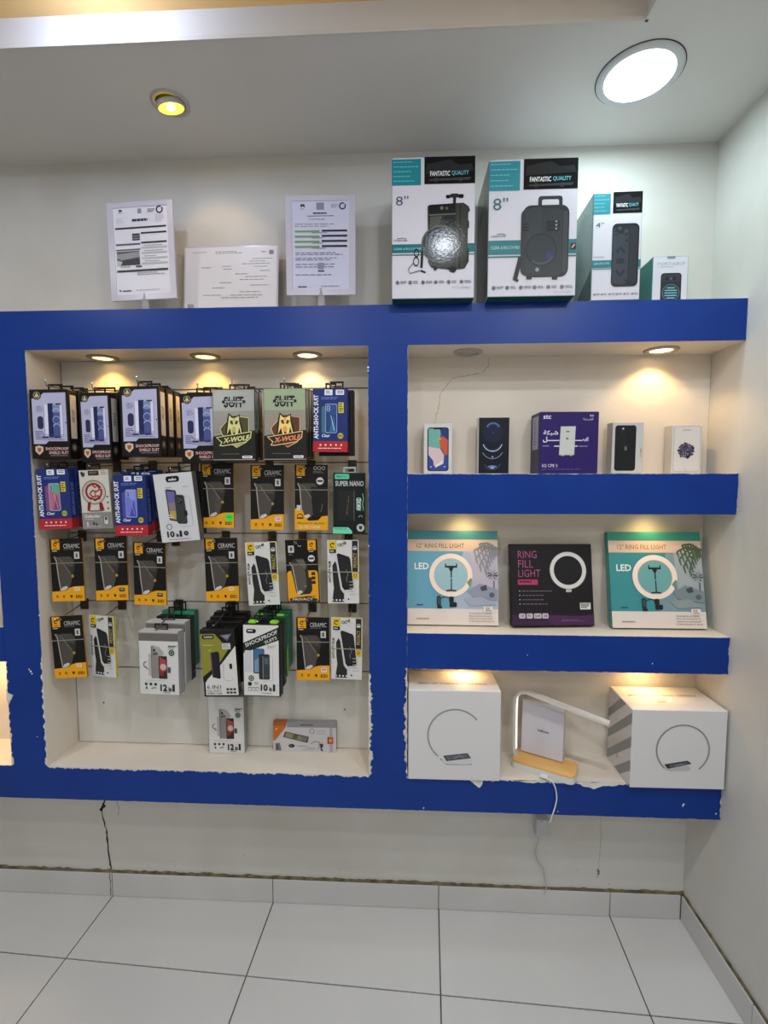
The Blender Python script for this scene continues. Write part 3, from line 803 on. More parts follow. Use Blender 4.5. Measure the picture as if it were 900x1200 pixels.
def b_cer2():
    w, t, h = .105, .008, .206
    P = Print(w, h)
    logo(P, .05, .01, 1.05); P.lines(.07, .19, .28, .21, 1, '#d5d2cc', 3, .6, 3)
    for u in (.62, .74, .86): P.ring(u, .055, .04, .055, '#a7a49e', 0, 360, 14)
    P.lines(.55, .10, .92, .14, 2, '#77746e', 3, .4, 4); P.circ(.76, .25, .11, '#cfcdc9'); P.rect(.68, .235, .84, .265, '#26241f'); glass(P, -.03)
    P.poly([(.48, .34), (1, .34), (1, .8), (.55, .8)], '#1c1a17'); P.line([(.78, .72), (.82, .66), (.83, .6)], .015, '#7d766c')
    P.poly([(0, .68), (.06, .66), (.24, .70), (.30, .80), (.42, .86), (.70, .85), (.82, .79), (1, .78), (1, 1), (0, 1)], YEL); P.ring(.16, .80, .07, .10, '#4a3410', 0, 180, 14); P.rect(.06, .805, .26, .83, '#4a3410'); P.rect(.06, .62, .18, .70, '#c9c6c0')
    P.text('PRIVACY GLASS', .08, .885, .90, .91, '#6a4a12', .02); P.text('3D HD CLEAR', .12, .93, .78, .975, '#d9c9a4', .03);
    return [('pouch', pouch_mesh(w, t, h, '#0e0d0a', '#c8c6c0', -.0205, h - .0095))] + P.meshes() + [band_mesh(w, t, h, .385)]
BUILD['cer2'] = b_cer2

def b_cer3():
    w, t, h = .103, .007, .203
    P = Print(w, h)
    logo(P, .70, .01, 1.05); P.rect(.09, .09, .27, .20, '#c8c6c2'); P.rect(.14, .115, .22, .175, '#55534f'); P.lines(.1, .215, .25, .25, 2, '#77746e', 3, .4, 2); P.ring(.45, .08, .04, .06, '#bdbab3', 180, 340, 10); P.circ(.80, .30, .105, '#d3d1cd'); P.rect(.72, .285, .88, .315, '#26241f'); P.lines(.73, .185, .93, .2, 1, '#d5d2cc', 3, .6, 3)
    P.rrect(.02, .49, .98, .995, .1, YEL)
    P.poly([(.10, .36), (.26, .30), (.52, .29), (.66, .37), (.70, .60), (.78, .60), (.79, .80), (.72, .86), (.40, .875), (.28, .84), (.20, .60)], '#2d2a27'); P.poly([(.14, .36), (.46, .36), (.60, .52), (.62, .74), (.50, .85), (.34, .83)], '#56514a'); P.poly([(.3, .31), (.55, .31), (.64, .42), (.58, .48), (.42, .38)], '#67625a'); P.line([(.11, .355), (.2, .42), (.28, .68), (.32, .84)], .03, '#a8a197')
    P.poly([(.30, .84), (.38, .80), (.47, .81), (.48, .84), (.36, .875)], '#c7c2bd'); P.circ(.58, .74, .03, '#87827a', 8)
    for v in (.54, .61, .68): P.rrect(.78, v - .025, .90, v + .025, .02, '#3c2b0e')
    P.poly([(.06, .93), (.3, .91), (.7, .90), (.95, .95), (.9, .995), (.08, .995)], '#3a3630'); P.text('PRIVACY', .16, .925, .80, .965, '#cfc8bd', .02, 0, .2); P.rect(.55, .895, .9, .905, '#7a4f10')
    return [('pouch', pouch_mesh(w, t, h, '#0e0d0a', '#a87a1e', -.0175, h - .0095))] + P.meshes() + [band_mesh(w, t, h, .395)]
BUILD['cer3'] = b_cer3

def b_whi(ed='#b9ab4a'):
    w, t, h = .1, .008, .203
    P = Print(w, h)
    P.rect(.04, .01, .30, .145, '#d6b733'); P.ring(.17, .08, .05, .08, '#3a3212', 30, 300, 14); P.circ(.19, .055, .03, '#3a3212', 8); P.poly([(.06, .145), (.28, .145), (.28, .20), (.17, .215), (.06, .20)], '#23211c'); P.lines(.09, .165, .26, .195, 1, '#d5d2cc', 3, .5, 2)
    P.ring(.38, .075, .03, .05, '#2a2926', 0, 360, 12); P.ring(.48, .07, .03, .05, '#2a2926', 30, 300, 12)
    P.rect(.79, .01, .97, .50, '#2a2824'); P.text('PRIVACY', .645, .285, 1.115, .345, '#b6a25a', .01, 90); P.ring(.88, .12, .04, .06, '#cfcdc7', 0, 180, 12); P.rect(.82, .12, .94, .15, '#cfcdc7'); P.rect(.79, .505, .97, .62, '#d6b733'); P.ring(.88, .56, .035, .055, '#3a3212', 0, 360, 10)
    P.poly([(.16, .40), (.24, .33), (.32, .40), (.42, .77), (.52, .83), (.52, .975), (.14, .975), (.2, .75), (.17, .62)], '#2b2926')
    P.text('ANTI-SPY FILM', -.27, .48, .41, .52, '#3a3733', .02, 90)
    P.poly([(.25, .235), (.34, .20), (.70, .26), (.74, .31), (.84, .75), (.79, .82), (.50, .835), (.41, .77)], '#c9c9c8'); P.poly([(.30, .225), (.35, .205), (.69, .262), (.73, .30), (.825, .735), (.78, .775), (.53, .785), (.465, .74)], '#1b1b1c'); P.poly([(.34, .235), (.37, .225), (.67, .275), (.70, .31), (.78, .70), (.74, .735), (.55, .745), (.50, .70)], '#232426'); P.line([(.60, .46), (.66, .54), (.60, .60), (.63, .66)], .014, '#8f9092'); P.lines(.08, .20, .32, .245, 2, '#c9c9c9', 3)
    for k in range(4): P.circ(.17 + k * .11, .945, .03, '#e0dfdb' if k else '#b8b6b0', 10)
    P.circ(.66, .93, .028, '#1f1e1b', 10); P.lines(.70, .65, .94, .90, 5, '#b3b2ae', 7, .25, 3)
    return [('pouch', pouch_mesh(w, t, h, '#d3d2cf', ed, .006, h - .0095))] + P.meshes() + [band_mesh(w, t, h, .50, '#a8a290')]
BUILD['whi'] = b_whi

def b_nano():
    w, t, h = .102, .014, .193
    P = Print(w, h)
    P.rrect(.05, .02, .50, .105, .04, '#5fc9a0'); P.text('MelaTop', .12, .045, .42, .085, '#1c6a4e', .01); P.text('SUPER NANO', .07, .135, .95, .22, '#c9cac8', .02)
    P.rrect(.12, .28, .66, .80, .04, '#0d0f10'); P.rrect(.14, .29, .64, .79, .035, '#1d2021'); P.line([(.655, .29), (.655, .79)], .02, '#5b6468')
    for k in range(5): P.line([(.47 - .04 * (k % 2), .38 + .07 * k), (.50 - .02 * k, .44 + .05 * k), (.43, .62 + .02 * k)], .012, ['#8a6a35', '#6f5530'][k % 2])
    P.text('ARMORED', .60, .475, 1.0, .555, '#d5ebe0', .03, 90); P.line([(.92, .34), (.95, .42), (.92, .50), (.95, .62)], .03, '#4fb894')
    P.ring(.86, .73, .04, .07, '#8a908d', 0, 180, 14); P.circ(.86, .90, .12, '#c9cac8'); P.poly([(.80, .87), (.92, .87), (.90, .92), (.86, .94), (.82, .92)], '#33413a')
    P.poly([(0, .895), (.48, .895), (.60, .96), (.60, 1), (0, 1)], '#6fd3ab'); P.text('NANO ARMOR FILM', .04, .91, .42, .93, '#1c6a4e', .01)
    return [('carton', body_mesh(w, t, h, '#121614', '#1d5c46'))] + P.meshes() + [tab_mesh(w, t, h, .3, .7, .019, '#b7bdba')]
BUILD['nano'] = b_nano

def b_twelve(wd='.135', band='1'):
    w, t, h = dims(wd, .036, .205)
    P = Print(w, h)
    if band == '1': P.rect(0, .015, 1, .155, '#6b6661', .3); P.rect(0, .015, 1, .035, '#a39e99'); P.circ(.34, .09, .02, '#5f5a56', 8)
    else: P.rect(0, .0, 1, .02, '#5a5856')
    P.poly([(.30, .26), (.38, .22), (.52, .25), (.62, .32), (.70, .38), (.73, .46), (.72, .74), (.32, .74)], '#c9c5c0'); P.poly([(.31, .24), (.345, .225), (.50, .26), (.50, .74), (.31, .74)], '#8a8681'); P.poly([(.345, .225), (.52, .25), (.62, .33), (.60, .40), (.50, .38), (.42, .30)], '#a7a39e'); P.line([(.32, .24), (.32, .74)], .012, '#5e5b58')
    P.circ(.39, .30, .03, '#2a2928', 10); P.circ(.39, .36, .025, '#2a2928', 10); P.circ(.45, .35, .025, '#2a2928', 10)
    P.rect(.50, .39, .71, .745, '#3a2426'); P.poly([(.52, .40), (.68, .45), (.70, .60), (.53, .70)], '#9a4a4c'); P.circ(.61, .56, .08, '#d8a8a4', 12); P.circ(.57, .66, .06, '#7c2f36', 10); P.rrect(.72, .56, .80, .65, .02, '#4f4d4a')
    P.ring(.19, .53, .06, .085, '#7d7a77', 90, 260, 14); P.rect(.24, .36, .31, .70, '#b5b2ae'); P.line([(.16, .56), (.22, .60)], .03, '#6a6764')
    P.text('360°', .74, .215, .97, .25, '#3b3a38', .03); P.lines(.74, .265, .97, .285, 1, '#8a8885', 4, .5, 3); P.circ(.83, .335, .075, '#3d4a43', 20); P.ring(.83, .335, .03, .045, '#9fb0a6', 0, 360, 12); P.lines(.16, .77, .88, .785, 1, '#b5b3af', 8, .5, 12)
    for u in (.17, .29, .41): P.circ(u, .835, .035, '#2c2b2a', 10)
    P.rect(.16, .88, .20, .915, '#4a4947'); P.line([(.30, .905), (.35, .89), (.42, .89)], .02, '#4a4947')
    P.text('12', .53, .83, .70, .94, '#1f1e1d', .04); P.text('in', .735, .87, .81, .94, '#1f1e1d', .04); P.text('1', .835, .83, .89, .94, '#1f1e1d', .05); P.lines(.6, .955, .85, .97, 1, '#7a7876', 8, .6, 3)
    return [('carton', body_mesh(w, t, h, '#d6d4d2', '#9a9896', '#c9c6c3'))] + P.meshes() + [tab_mesh(w, t, h, .33, .67, .02, '#1c1b1a')]
BUILD['twelve'] = b_twelve

def b_six():
    w, t, h = .112, .03, .222
    P = Print(w, h)
    P.poly([(0, .06), (.42, .06), (.85, .32), (.40, .62), (.0, .80)], '#8d8a35'); P.poly([(.40, .03), (1, .03), (1, .28), (.45, .60), (.05, .78), (0, .78), (0, .70), (.5, .50), (.78, .30)], '#181715'); P.poly([(1, .24), (1, .975), (.06, .975), (.06, .79), (.14, .73), (.56, .51)], '#d9d7d4')
    P.poly([(.56, .08), (.92, .06), (.78, .17)], '#5d5a66'); P.poly([(.62, .09), (.86, .075), (.78, .14)], '#8b86a0'); P.rrect(.06, .075, .40, .135, .04, '#14130f'); P.text('YeSIXIN', .10, .092, .36, .12, '#e6e4de', .02); P.rect(.62, .20, .86, .29, '#c9c8c4'); P.lines(.65, .215, .84, .285, 3, '#8a8986', 3, .4, 2); P.lines(.06, .22, .5, .25, 1, '#b9b66a', 3, .5, 6); P.line([(.2, .31), (.3, .295)], .015, '#c3c07c')
    P.poly([(.27, .34), (.46, .32), (.52, .34), (.52, .71), (.48, .73), (.28, .70)], '#1d1a26'); P.poly([(.27, .36), (.31, .345), (.32, .69), (.28, .69)], '#4a3050'); P.line([(.62, .50), (.60, .72), (.64, .75), (.84, .76), (.86, .72)], .015, '#a9a8ad'); P.rrect(.79, .50, .87, .585, .04, '#211f22')
    P.text('6 IN1', .10, .82, .50, .88, '#5d5434', .01); P.text('FULL BODY', .10, .895, .52, .92, '#3f3a2c', .0); P.text('SHIELD CASE', .10, .935, .52, .958, '#2a281f', .02)
    for i in range(3):
        for j in range(2): P.rect(.66 + i * .1, .87 + j * .05, .735 + i * .1, .90 + j * .05, '#33312d')
    S = Print(t, h); S.rect(.2, .05, .8, .75, '#22211f'); S.circ(.5, .85, .25, '#6a6762')
    return [('carton', body_mesh(w, t, h, '#1b1a17', '#141312'))] + P.meshes() + side_print(S, w, t, 1) + [tab_mesh(w, t, h, .3, .62, .028)]
BUILD['six'] = b_six

def b_shock10():
    w, t, h = .12, .03, .231
    P = Print(w, h)
    P.rect(.02, .01, .965, .985, '#d8d6d3'); P.poly([(.02, .26), (.965, .035), (.965, .215), (.02, .40)], '#1c2a22')
    P.rrect(.10, .065, .36, .125, .05, '#161616'); P.lines(.14, .08, .33, .115, 1, '#c9c7c3', 3, .6, 2)
    P.text('SHOCKPROOF', .03, .17, .97, .222, '#e4e2de', .012, 24, .1); P.text('SUITS', .58, .195, .93, .235, '#e4e2de', .012, 24, .1); P.lines(.55, .245, .9, .25, 1, '#6f7a73', 3, .9, 4)
    P.text('360°', .66, .285, .88, .325, '#55534f', -.005); P.lines(.66, .34, .9, .35, 1, '#a9a7a3', 3, .5, 4)
    P.rrect(.28, .335, .58, .68, .04, '#23324a'); P.rrect(.30, .345, .56, .67, .03, '#3d6c94'); P.poly([(.31, .50), (.55, .42), (.55, .66), (.31, .66)], '#7b8fa3'); P.rrect(.05, .36, .25, .66, .04, '#c3c8ce'); P.rrect(.43, .41, .72, .76, .04, '#2a2e2f'); P.rrect(.56, .44, .70, .75, .03, '#3a4244'); P.rrect(.58, .46, .68, .55, .02, '#56606a'); P.line([(.54, .44), (.54, .75)], .015, '#8d979a'); P.line([(.74, .44), (.80, .45), (.80, .77), (.56, .785)], .012, '#b5b4b0')
    P.circ(.22, .745, .075, '#2f4a38'); P.ring(.22, .745, .03, .05, '#a8bcae', 0, 360, 12); P.circ(.18, .825, .055, '#26302a'); P.lines(.30, .80, .44, .84, 2, '#7a7975', 3, .4, 2)
    for u in (.18, .28, .38): P.rect(u - .04, .87, u + .04, .92, '#5a5955'); P.rect(u - .03, .878, u + .03, .915, '#dad8d5')
    P.text('10', .47, .825, .66, .92, '#1f1e1d', .04); P.text('in', .70, .86, .77, .92, '#1f1e1d', .04); P.text('1', .80, .825, .86, .92, '#1f1e1d', .05); P.lines(.5, .945, .9, .96, 1, '#8a8886', 3, .6, 6)
    bm = bmesh.new()
    for x in (-.044, .026): add_box(bm, x, x + .026, .004, .022, h - .001, h + .010)
    bmesh.ops.bevel(bm, geom=bm.edges[:], offset=.003, segments=2, affect='EDGES')
    me = bpy.data.meshes.new('lime_clip'); bm.to_mesh(me); bm.free(); me.materials.append(mat('#8fd436', .35))
    return [('carton', body_mesh(w, t, h, '#141615', '#161a18'))] + P.meshes() + [('lime_clip', me), tab_mesh(w, t, h, .27, .66, .026, '#1a1f1c')]
BUILD['shock10'] = b_shock10

def b_flat():
    w, t, h = .217, .022, .104
    P = Print(w, h)
    P.rect(.0, .165, 1, 1, '#c5c2c4'); P.poly([(0, 0), (.22, 0), (.20, .17), (.03, .62), (0, .63)], '#c46a2a'); P.poly([(.0, 0), (.22, 0), (.205, .12), (0, .12)], '#a8582a'); P.ring(.05, .24, .012, .02, '#e8d8c8', 0, 280, 10); P.rect(.22, 0, 1, .165, '#8d8b8b'); P.lines(.44, .06, .72, .13, 1, '#4a4848', 3, .6, 5)
    P.poly([(.19, .31), (.57, .48), (.545, .695), (.155, .505)], '#4a463f'); P.poly([(.205, .345), (.545, .50), (.525, .655), (.185, .495)], '#8b8763'); P.poly([(.33, .40), (.40, .43), (.38, .57), (.30, .545)], '#5f5a3e'); P.poly([(.43, .46), (.545, .50), (.525, .655), (.47, .63)], '#70707a')
    P.circ(.29, .80, .05, '#26252a', 20, .4, .62); P.lines(.26, .785, .32, .83, 2, '#8f8f95', 3, .4, 2); P.poly([(.03, .72), (.10, .70), (.13, .96), (.03, .97)], '#77706f'); P.rect(.05, .76, .08, .95, '#5a4a48'); P.ring(.62, .285, .03, .042, '#8d8a8b', 0, 360, 16, .4, 1.)
    for i in range(4):
        for j in range(2): P.rect(.70 + i * .038, .25 + j * .09, .72 + i * .038, .29 + j * .09, '#a3a0a2')
    P.rect(.865, .47, .955, .72, '#c8562a'); P.rect(.865, .49, .88, .70, '#6a3220'); P.ring(.91, .6, .01, .02, '#f0c0a0', 0, 360, 10); P.rect(.90, .165, .945, .44, '#aaa3aa'); P.rect(.90, .75, .945, .99, '#aaa3aa'); P.poly([(.74, .72), (.79, .71), (.80, .78), (.77, .88), (.80, .95), (.76, .96), (.75, .85)], '#4a3a40'); P.line([(.6, .72), (.66, .63), (.74, .66), (.72, .9)], .012, '#9a7f8a'); P.line([(.38, .80), (.52, .80), (.56, .86), (.68, .86)], .006, '#8d8788'); P.line([(.45, .92), (.66, .92)], .006, '#8d8788')
    T = Print(w, t); T.rect(0, 0, .21, 1, '#a8582a')
    return [('carton', body_mesh(w, t, h, '#c2bfc1', '#8f8d8d', '#8d8b8b'))] + P.meshes() + top_print(T, w, t, h)
BUILD['flat'] = b_flat

# ---- phones on the top right shelf
def b_phx():
    w, t, h = .09, .045, .160; P = Print(w, h)
    P.rrect(.13, .08, .88, .945, .09, '#121522'); P.rrect(.16, .097, .85, .928, .07, '#3a4a9a')
    P.poly([(.17, .10), (.56, .10), (.60, .20), (.56, .38), (.60, .50), (.17, .46)], '#74b3a6'); P.poly([(.62, .11), (.84, .11), (.84, .30), (.72, .28), (.62, .18)], '#2c3a72'); P.poly([(.57, .27), (.70, .26), (.84, .33), (.845, .62), (.76, .63), (.62, .50), (.55, .38)], '#cf5c35'); P.poly([(.17, .46), (.58, .50), (.72, .63), (.70, .80), (.46, .86), (.36, .83), (.34, .74), (.17, .62)], '#dcc4c6'); P.poly([(.40, .84), (.70, .72), (.64, .80), (.42, .88)], '#f0e6e4'); P.poly([(.50, .30), (.62, .295), (.61, .32), (.5, .31)], '#e0a08a')
    P.rrect(.34, .085, .66, .118, .03, '#121522'); P.circ(.26, .86, .025, '#cfd6e8', 8); P.circ(.74, .86, .025, '#cfd6e8', 8)
    return [('carton', body_mesh(w, t, h, '#d6d5d2', '#c9c8c5'))] + P.meshes()
BUILD['phx'] = b_phx
def b_ph12():
    w, t, h = .097, .035, .177; P = Print(w, h)
    P.rrect(.03, .02, .97, .98, .02, '#0e1420')
    P.circ(.47, .27, .32, '#14203a'); P.ring(.47, .22, .20, .235, '#5f7fae', 25, 155, 20); P.ring(.47, .22, .16, .20, '#1f3c66', 20, 160, 20); P.ring(.46, .43, .30, .325, '#b9c4d4', 195, 345, 24); P.ring(.46, .43, .26, .30, '#27406a', 200, 340, 24); P.ring(.46, .54, .34, .36, '#8091a8', 205, 335, 24); P.circ(.46, .585, .02, '#6f86a8', 8); P.circ(.46, .70, .03, '#93a6c2', 8)
    P.ring(.46, .78, .26, .275, '#55678a', 200, 340, 20); P.poly([(.30, .865), (.46, .85), (.62, .865), (.56, .89), (.46, .90), (.36, .89)], '#6f86c0'); P.circ(.47, .27, .02, '#3a5580', 8); P.circ(.46, .90, .06, '#cfd8e6', 12, .4, .25)
    return [('carton', body_mesh(w, t, h, '#0b0f18', '#c9c8c5'))] + P.meshes()
BUILD['ph12'] = b_ph12
def b_ph11():
    w, t, h = .096, .042, .160; P = Print(w, h)
    P.rrect(.09, .06, .76, .945, .09, '#0f1114'); P.rrect(.11, .075, .74, .93, .08, '#17191c'); P.rrect(.13, .09, .40, .26, .06, '#1c1f22'); P.circ(.34, .125, .03, '#d5d7d8', 10); P.circ(.2, .14, .045, '#0a0b0c', 12); P.circ(.2, .215, .045, '#0a0b0c', 12)
    # apple mark
    P.poly([(.40, .475), (.425, .468), (.445, .474), (.465, .468), (.485, .476), (.472, .495), (.478, .513), (.488, .52), (.470, .545), (.452, .552), (.436, .547), (.42, .552), (.404, .54), (.388, .51)], '#63676b'); P.poly([(.438, .462), (.442, .448), (.46, .44), (.458, .454)], '#63676b')
    P.rect(.90, .50, .955, .68, '#b9b09a'); P.rect(.91, .52, .945, .58, '#8a9a78')
    return [('carton', body_mesh(w, t, h, '#c3c3c2', '#b9b6b0'))] + P.meshes()
BUILD['ph11'] = b_ph11
def b_ph6():
    w, t, h = .091, .045, .152; P = Print(w, h)
    P.rrect(.06, .03, .95, .965, .1, '#a9a6a6'); P.rrect(.075, .037, .935, .957, .09, '#d3d0cd'); P.rrect(.34, .10, .62, .115, .012, '#8f8c8b'); P.lines(.42, .90, .56, .92, 1, '#9a9796', 3); P.circ(.5, .94, .02, '#a9a6a6', 10)
    P.circ(.48, .53, .25, '#8a8598', 30); rnd = random.Random(2)
    for k in range(190):
        a = rnd.uniform(0, 2 * PI); r = .27 * math.sqrt(rnd.random()); P.L = 6 + k * .02
        u, v = .48 + r * math.cos(a), .53 + r * math.sin(a) * w / h; d = .022
        P.skew(u - d, v - .011, u + d, v + .011, math.degrees(a), ['#29263a', '#3a3552', '#4d4763', '#1c1a28'][k % 4])
    return [('carton', body_mesh(w, t, h, '#cfccc8', '#c3c0bc'))] + P.meshes()
BUILD['ph6'] = b_ph6
def b_router():
    w, t, h = .179, .097, .188; P = Print(w, h)
    P.text('stc', .06, .05, .19, .115, '#e6e2ee', .015); P.text('5G', .84, .05, .905, .08, '#cfc8dc', .03); P.text('\ufe94\ufecb\ufeae\ufeb3 \ufeb1\ufe8e\ufbff\ufed7', .73, .10, .90, .145, '#cfc8dc', .02)
    P.text('\ufe94\ufedc\ufe92\ufeb7', .065, .30, .315, .385, '#dcd6e6', .03); P.text('\ufec0\ufed3\ufe83', .69, .41, .84, .475, '#dcd6e6', .03); P.text('\ufede', .06, .40, .15, .495, '#dcd6e6', .04)
    P.rect(.13, .455, .34, .47, '#dcd6e6'); P.rect(.60, .455, .71, .47, '#dcd6e6'); P.rect(.25, .545, .34, .563, '#dcd6e6'); P.rect(.58, .545, .65, .563, '#dcd6e6'); P.lines(.06, .545, .21, .565, 1, '#a89fc0', 3, .6, 5); P.lines(.67, .55, .88, .57, 1, '#a89fc0', 4, .6, 6)
    P.poly([(.355, .235), (.61, .232), (.595, .70), (.335, .70)], '#a9aaa6'); P.poly([(.36, .245), (.605, .243), (.588, .69), (.343, .69)], '#c3c5bf'); P.rect(.45, .31, .505, .33, '#5a5a58'); P.rect(.45, .42, .49, .445, '#5a5a58'); P.rect(.37, .70, .43, .712, '#a9aaa6'); P.rect(.52, .70, .56, .712, '#a9aaa6')
    P.text('5G CPE 5', .05, .845, .315, .895, '#dcd6e6', .0); P.lines(.05, .925, .72, .94, 1, '#6d5a9c', 2, .6, 9)
    S = Print(t, h); S.rect(.22, .06, .88, .60, '#9a93b0'); S.lines(.42, .1, .6, .55, 9, '#6d668a', 3, .5, 1)
    return [('carton', body_mesh(w, t, h, '#27155c', '#2c2748', '#27155c', bev=.002))] + P.meshes() + side_print(S, w, t, -1)
BUILD['router'] = b_router

# ---- ring light cartons
def b_ring(kind):
    w, t, h = .292, .024, .305
    P = Print(w, h); tl = kind == 'teal'
    c1, c2, c3 = ('#3e9a8c', '#3f8f93', '#7d99a0') if tl else ('#4d93a0', '#6aa5bd', '#a9b6c6')
    P.rect(0, 0, 1, .10, c1); P.rect(0, .095, 1, .22, '#e8cdb8')
    P.rect(0, .22, 1, .83, c2); P.poly([(.62, .22), (1, .22), (1, .83), (.5, .83), (.55, .5)], c3); P.poly([(.7, .22), (1, .22), (1, .7), (.72, .6)], '#bdb6c4' if not tl else '#a4aeb0')
    P.rect(0, .83, 1, 1, '#e3d6cd')
    P.text('12" RING FILL LIGHT', .10, .135, .63, .185, '#a07c26' if tl else '#85703f', .006)
    P.text('LED', .075, .345, .235, .415, '#f2f0ea', .02)
    # room photo: palm, plant, armchair, rug
    pal = '#57694f' if tl else '#8b8f94'
    for a0, du, dv in ((200, .26, .02), (165, .24, .10), (140, .20, .18), (225, .20, -.05), (120, .14, .22)):
        p0 = (1.0, .19); p1 = (1.0 - du * .6, .19 + dv * .4 - .04); p2 = (1.0 - du, .19 + dv)
        P.line([p0, p1, p2], .02, pal)
        for k in range(7):
            t_ = (k + 1) / 7; x = p0[0] + (p2[0] - p0[0]) * t_; y = p0[1] + (p2[1] - p0[1]) * t_ - .04 * math.sin(t_ * PI)
            P.poly([(x - .012, y), (x + .012, y), (x + .022, y + .06), (x + .012, y + .07)], pal)
    for a in range(0, 360, 40): P.poly([(.94, .47), (.94 + .05 * math.cos(R(a)) - .015 * math.sin(R(a)), .47 + .05 * math.sin(R(a))), (.94 + .07 * math.cos(R(a)), .47 + .07 * math.sin(R(a))), (.94 + .045 * math.cos(R(a + 22)), .47 + .045 * math.sin(R(a + 22)))], '#3b4544')
    P.poly([(.90, .62), (.99, .62), (.99, .69), (.91, .69)], '#dcd7d2'); P.line([(.955, .53), (.955, .62)], .01, '#3b4544')
    P.poly([(.66, .64), (.80, .56), (.99, .62), (.99, .74), (.84, .72), (.72, .70)], '#8f96a8' if not tl else '#7d8a8e'); P.poly([(.80, .60), (.87, .57), (.88, .63), (.82, .64)], '#4a4c58'); P.poly([(.62, .72), (.82, .70), (.98, .78), (.70, .80)], '#a3a9b8' if not tl else '#8d989a'); P.circ(.93, .68, .03, '#5d6068', 10)
    # the ring light
    P.circ(.48, .475, .195, '#9fc3cc' if not tl else '#6fa8a8', 40); P.ring(.48, .475, .185, .24, '#f6e4d6', 0, 360, 56); P.ring(.48, .475, .18, .187, '#c9a996', 0, 360, 48); P.poly([(.655, .55), (.70, .50), (.715, .52), (.69, .60)], '#7d8f70')
    P.rect(.415, .375, .55, .395, '#20282c'); P.rect(.415, .352, .428, .385, '#20282c'); P.rect(.537, .352, .55, .385, '#20282c'); P.poly([(.455, .395), (.51, .395), (.495, .43), (.47, .43)], '#20282c'); P.rect(.477, .42, .492, .50, '#2a3338'); P.rect(.479, .51, .492, .63, '#2a3338'); P.line([(.43, .64), (.48, .633), (.54, .64)], .016, '#2a3338')
    P.rrect(.46, .70, .51, .76, .012, '#1d2327'); P.rrect(.465, .76, .545, .81, .012, '#1d2327'); P.rrect(.325, .695, .37, .80, .015, '#20282c'); P.rrect(.337, .71, .36, .785, .01, '#41525c'); P.line([(.37, .72), (.42, .70), (.47, .715)], .008, '#20282c'); P.rect(.33, .80, .38, .825, '#20282c')
    P.lines(.10, .785, .2, .80, 1, '#33474f', 3, .7, 3); P.lines(.10, .93, .30, .945, 1, '#8a7f78', 3, .6, 8)
    P.rrect(.84, .80, .94, .86, .01, '#e8ded6'); P.lines(.86, .81, .93, .855, 3, '#6a625c', 4, .5, 2); P.lines(.68, .87, .97, .98, 4, '#8a7f78', 5, .22, 12)
    S = Print(t, h); S.rect(0, .0, 1, 1, '#3e8f86' if tl else '#4d8f9c')
    return [('carton', body_mesh(w, t, h, c2, c1, c1))] + P.meshes() + side_print(S, w, t, -1)
BUILD['ring'] = b_ring
def b_ringb():
    w, t, h = .266, .026, .262; P = Print(w, h)
    P.rect(0, .86, 1, .985, '#3a2440'); P.poly([(0, .80), (1, .86), (1, .90), (0, .86)], '#241a26'); P.poly([(.35, .86), (.8, .88), (1, .86), (1, .985), (.5, .985)], '#4a2a4e')
    for s, v, u1 in (('RING', .085, .32), ('FILL', .20, .275), ('LIGHT', .315, .36)): P.text(s, .09, v, u1, v + .09, '#a8557f', -.004)
    P.rect(.08, .435, .325, .50, '#b03a66'); P.lines(.10, .45, .31, .49, 1, '#5a1f36', 3, .6, 5)
    for k in range(4): P.circ(.10, .575 + k * .052, .008, '#b9aab4', 8); P.lines(.13, .57 + k * .052, .50, .585 + k * .052, 1, '#6d6070', k + 2, .8, 10)
    P.circ(.70, .325, .20, '#201e20', 40); P.ring(.70, .325, .175, .222, '#d9d7d3', 0, 360, 56); P.ring(.70, .325, .222, .228, '#77757a', 0, 360, 48); P.rrect(.665, .555, .735, .59, .01, '#b9b7b3')
    for u0, s in ((.085, 'CE'), (.175, 'FC'), (.265, 'RoHS'), (.365, 'USB')):
        P.rrect(u0, .845, u0 + (.075 if len(s) < 4 else .09), .905, .012, '#c9bfc8'); P.text(s, u0 + .015, .86, u0 + (.06 if len(s) < 4 else .075), .89, '#2a202c', .02)
    P.rect(.83, .72, .96, .80, '#d9d7d3'); P.lines(.84, .73, .95, .79, 3, '#33302f', 2, .6, 4); P.lines(.6, .92, .9, .95, 2, '#8a6a90', 4, .3, 6)
    S = Print(t, h); S.ring(.5, .3, .2, .3, '#b9b7b3', 90, 270, 14)
    return [('carton', body_mesh(w, t, h, '#1d191d', '#19161a'))] + P.meshes() + side_print(S, w, t, -1)
BUILD['ringb'] = b_ringb

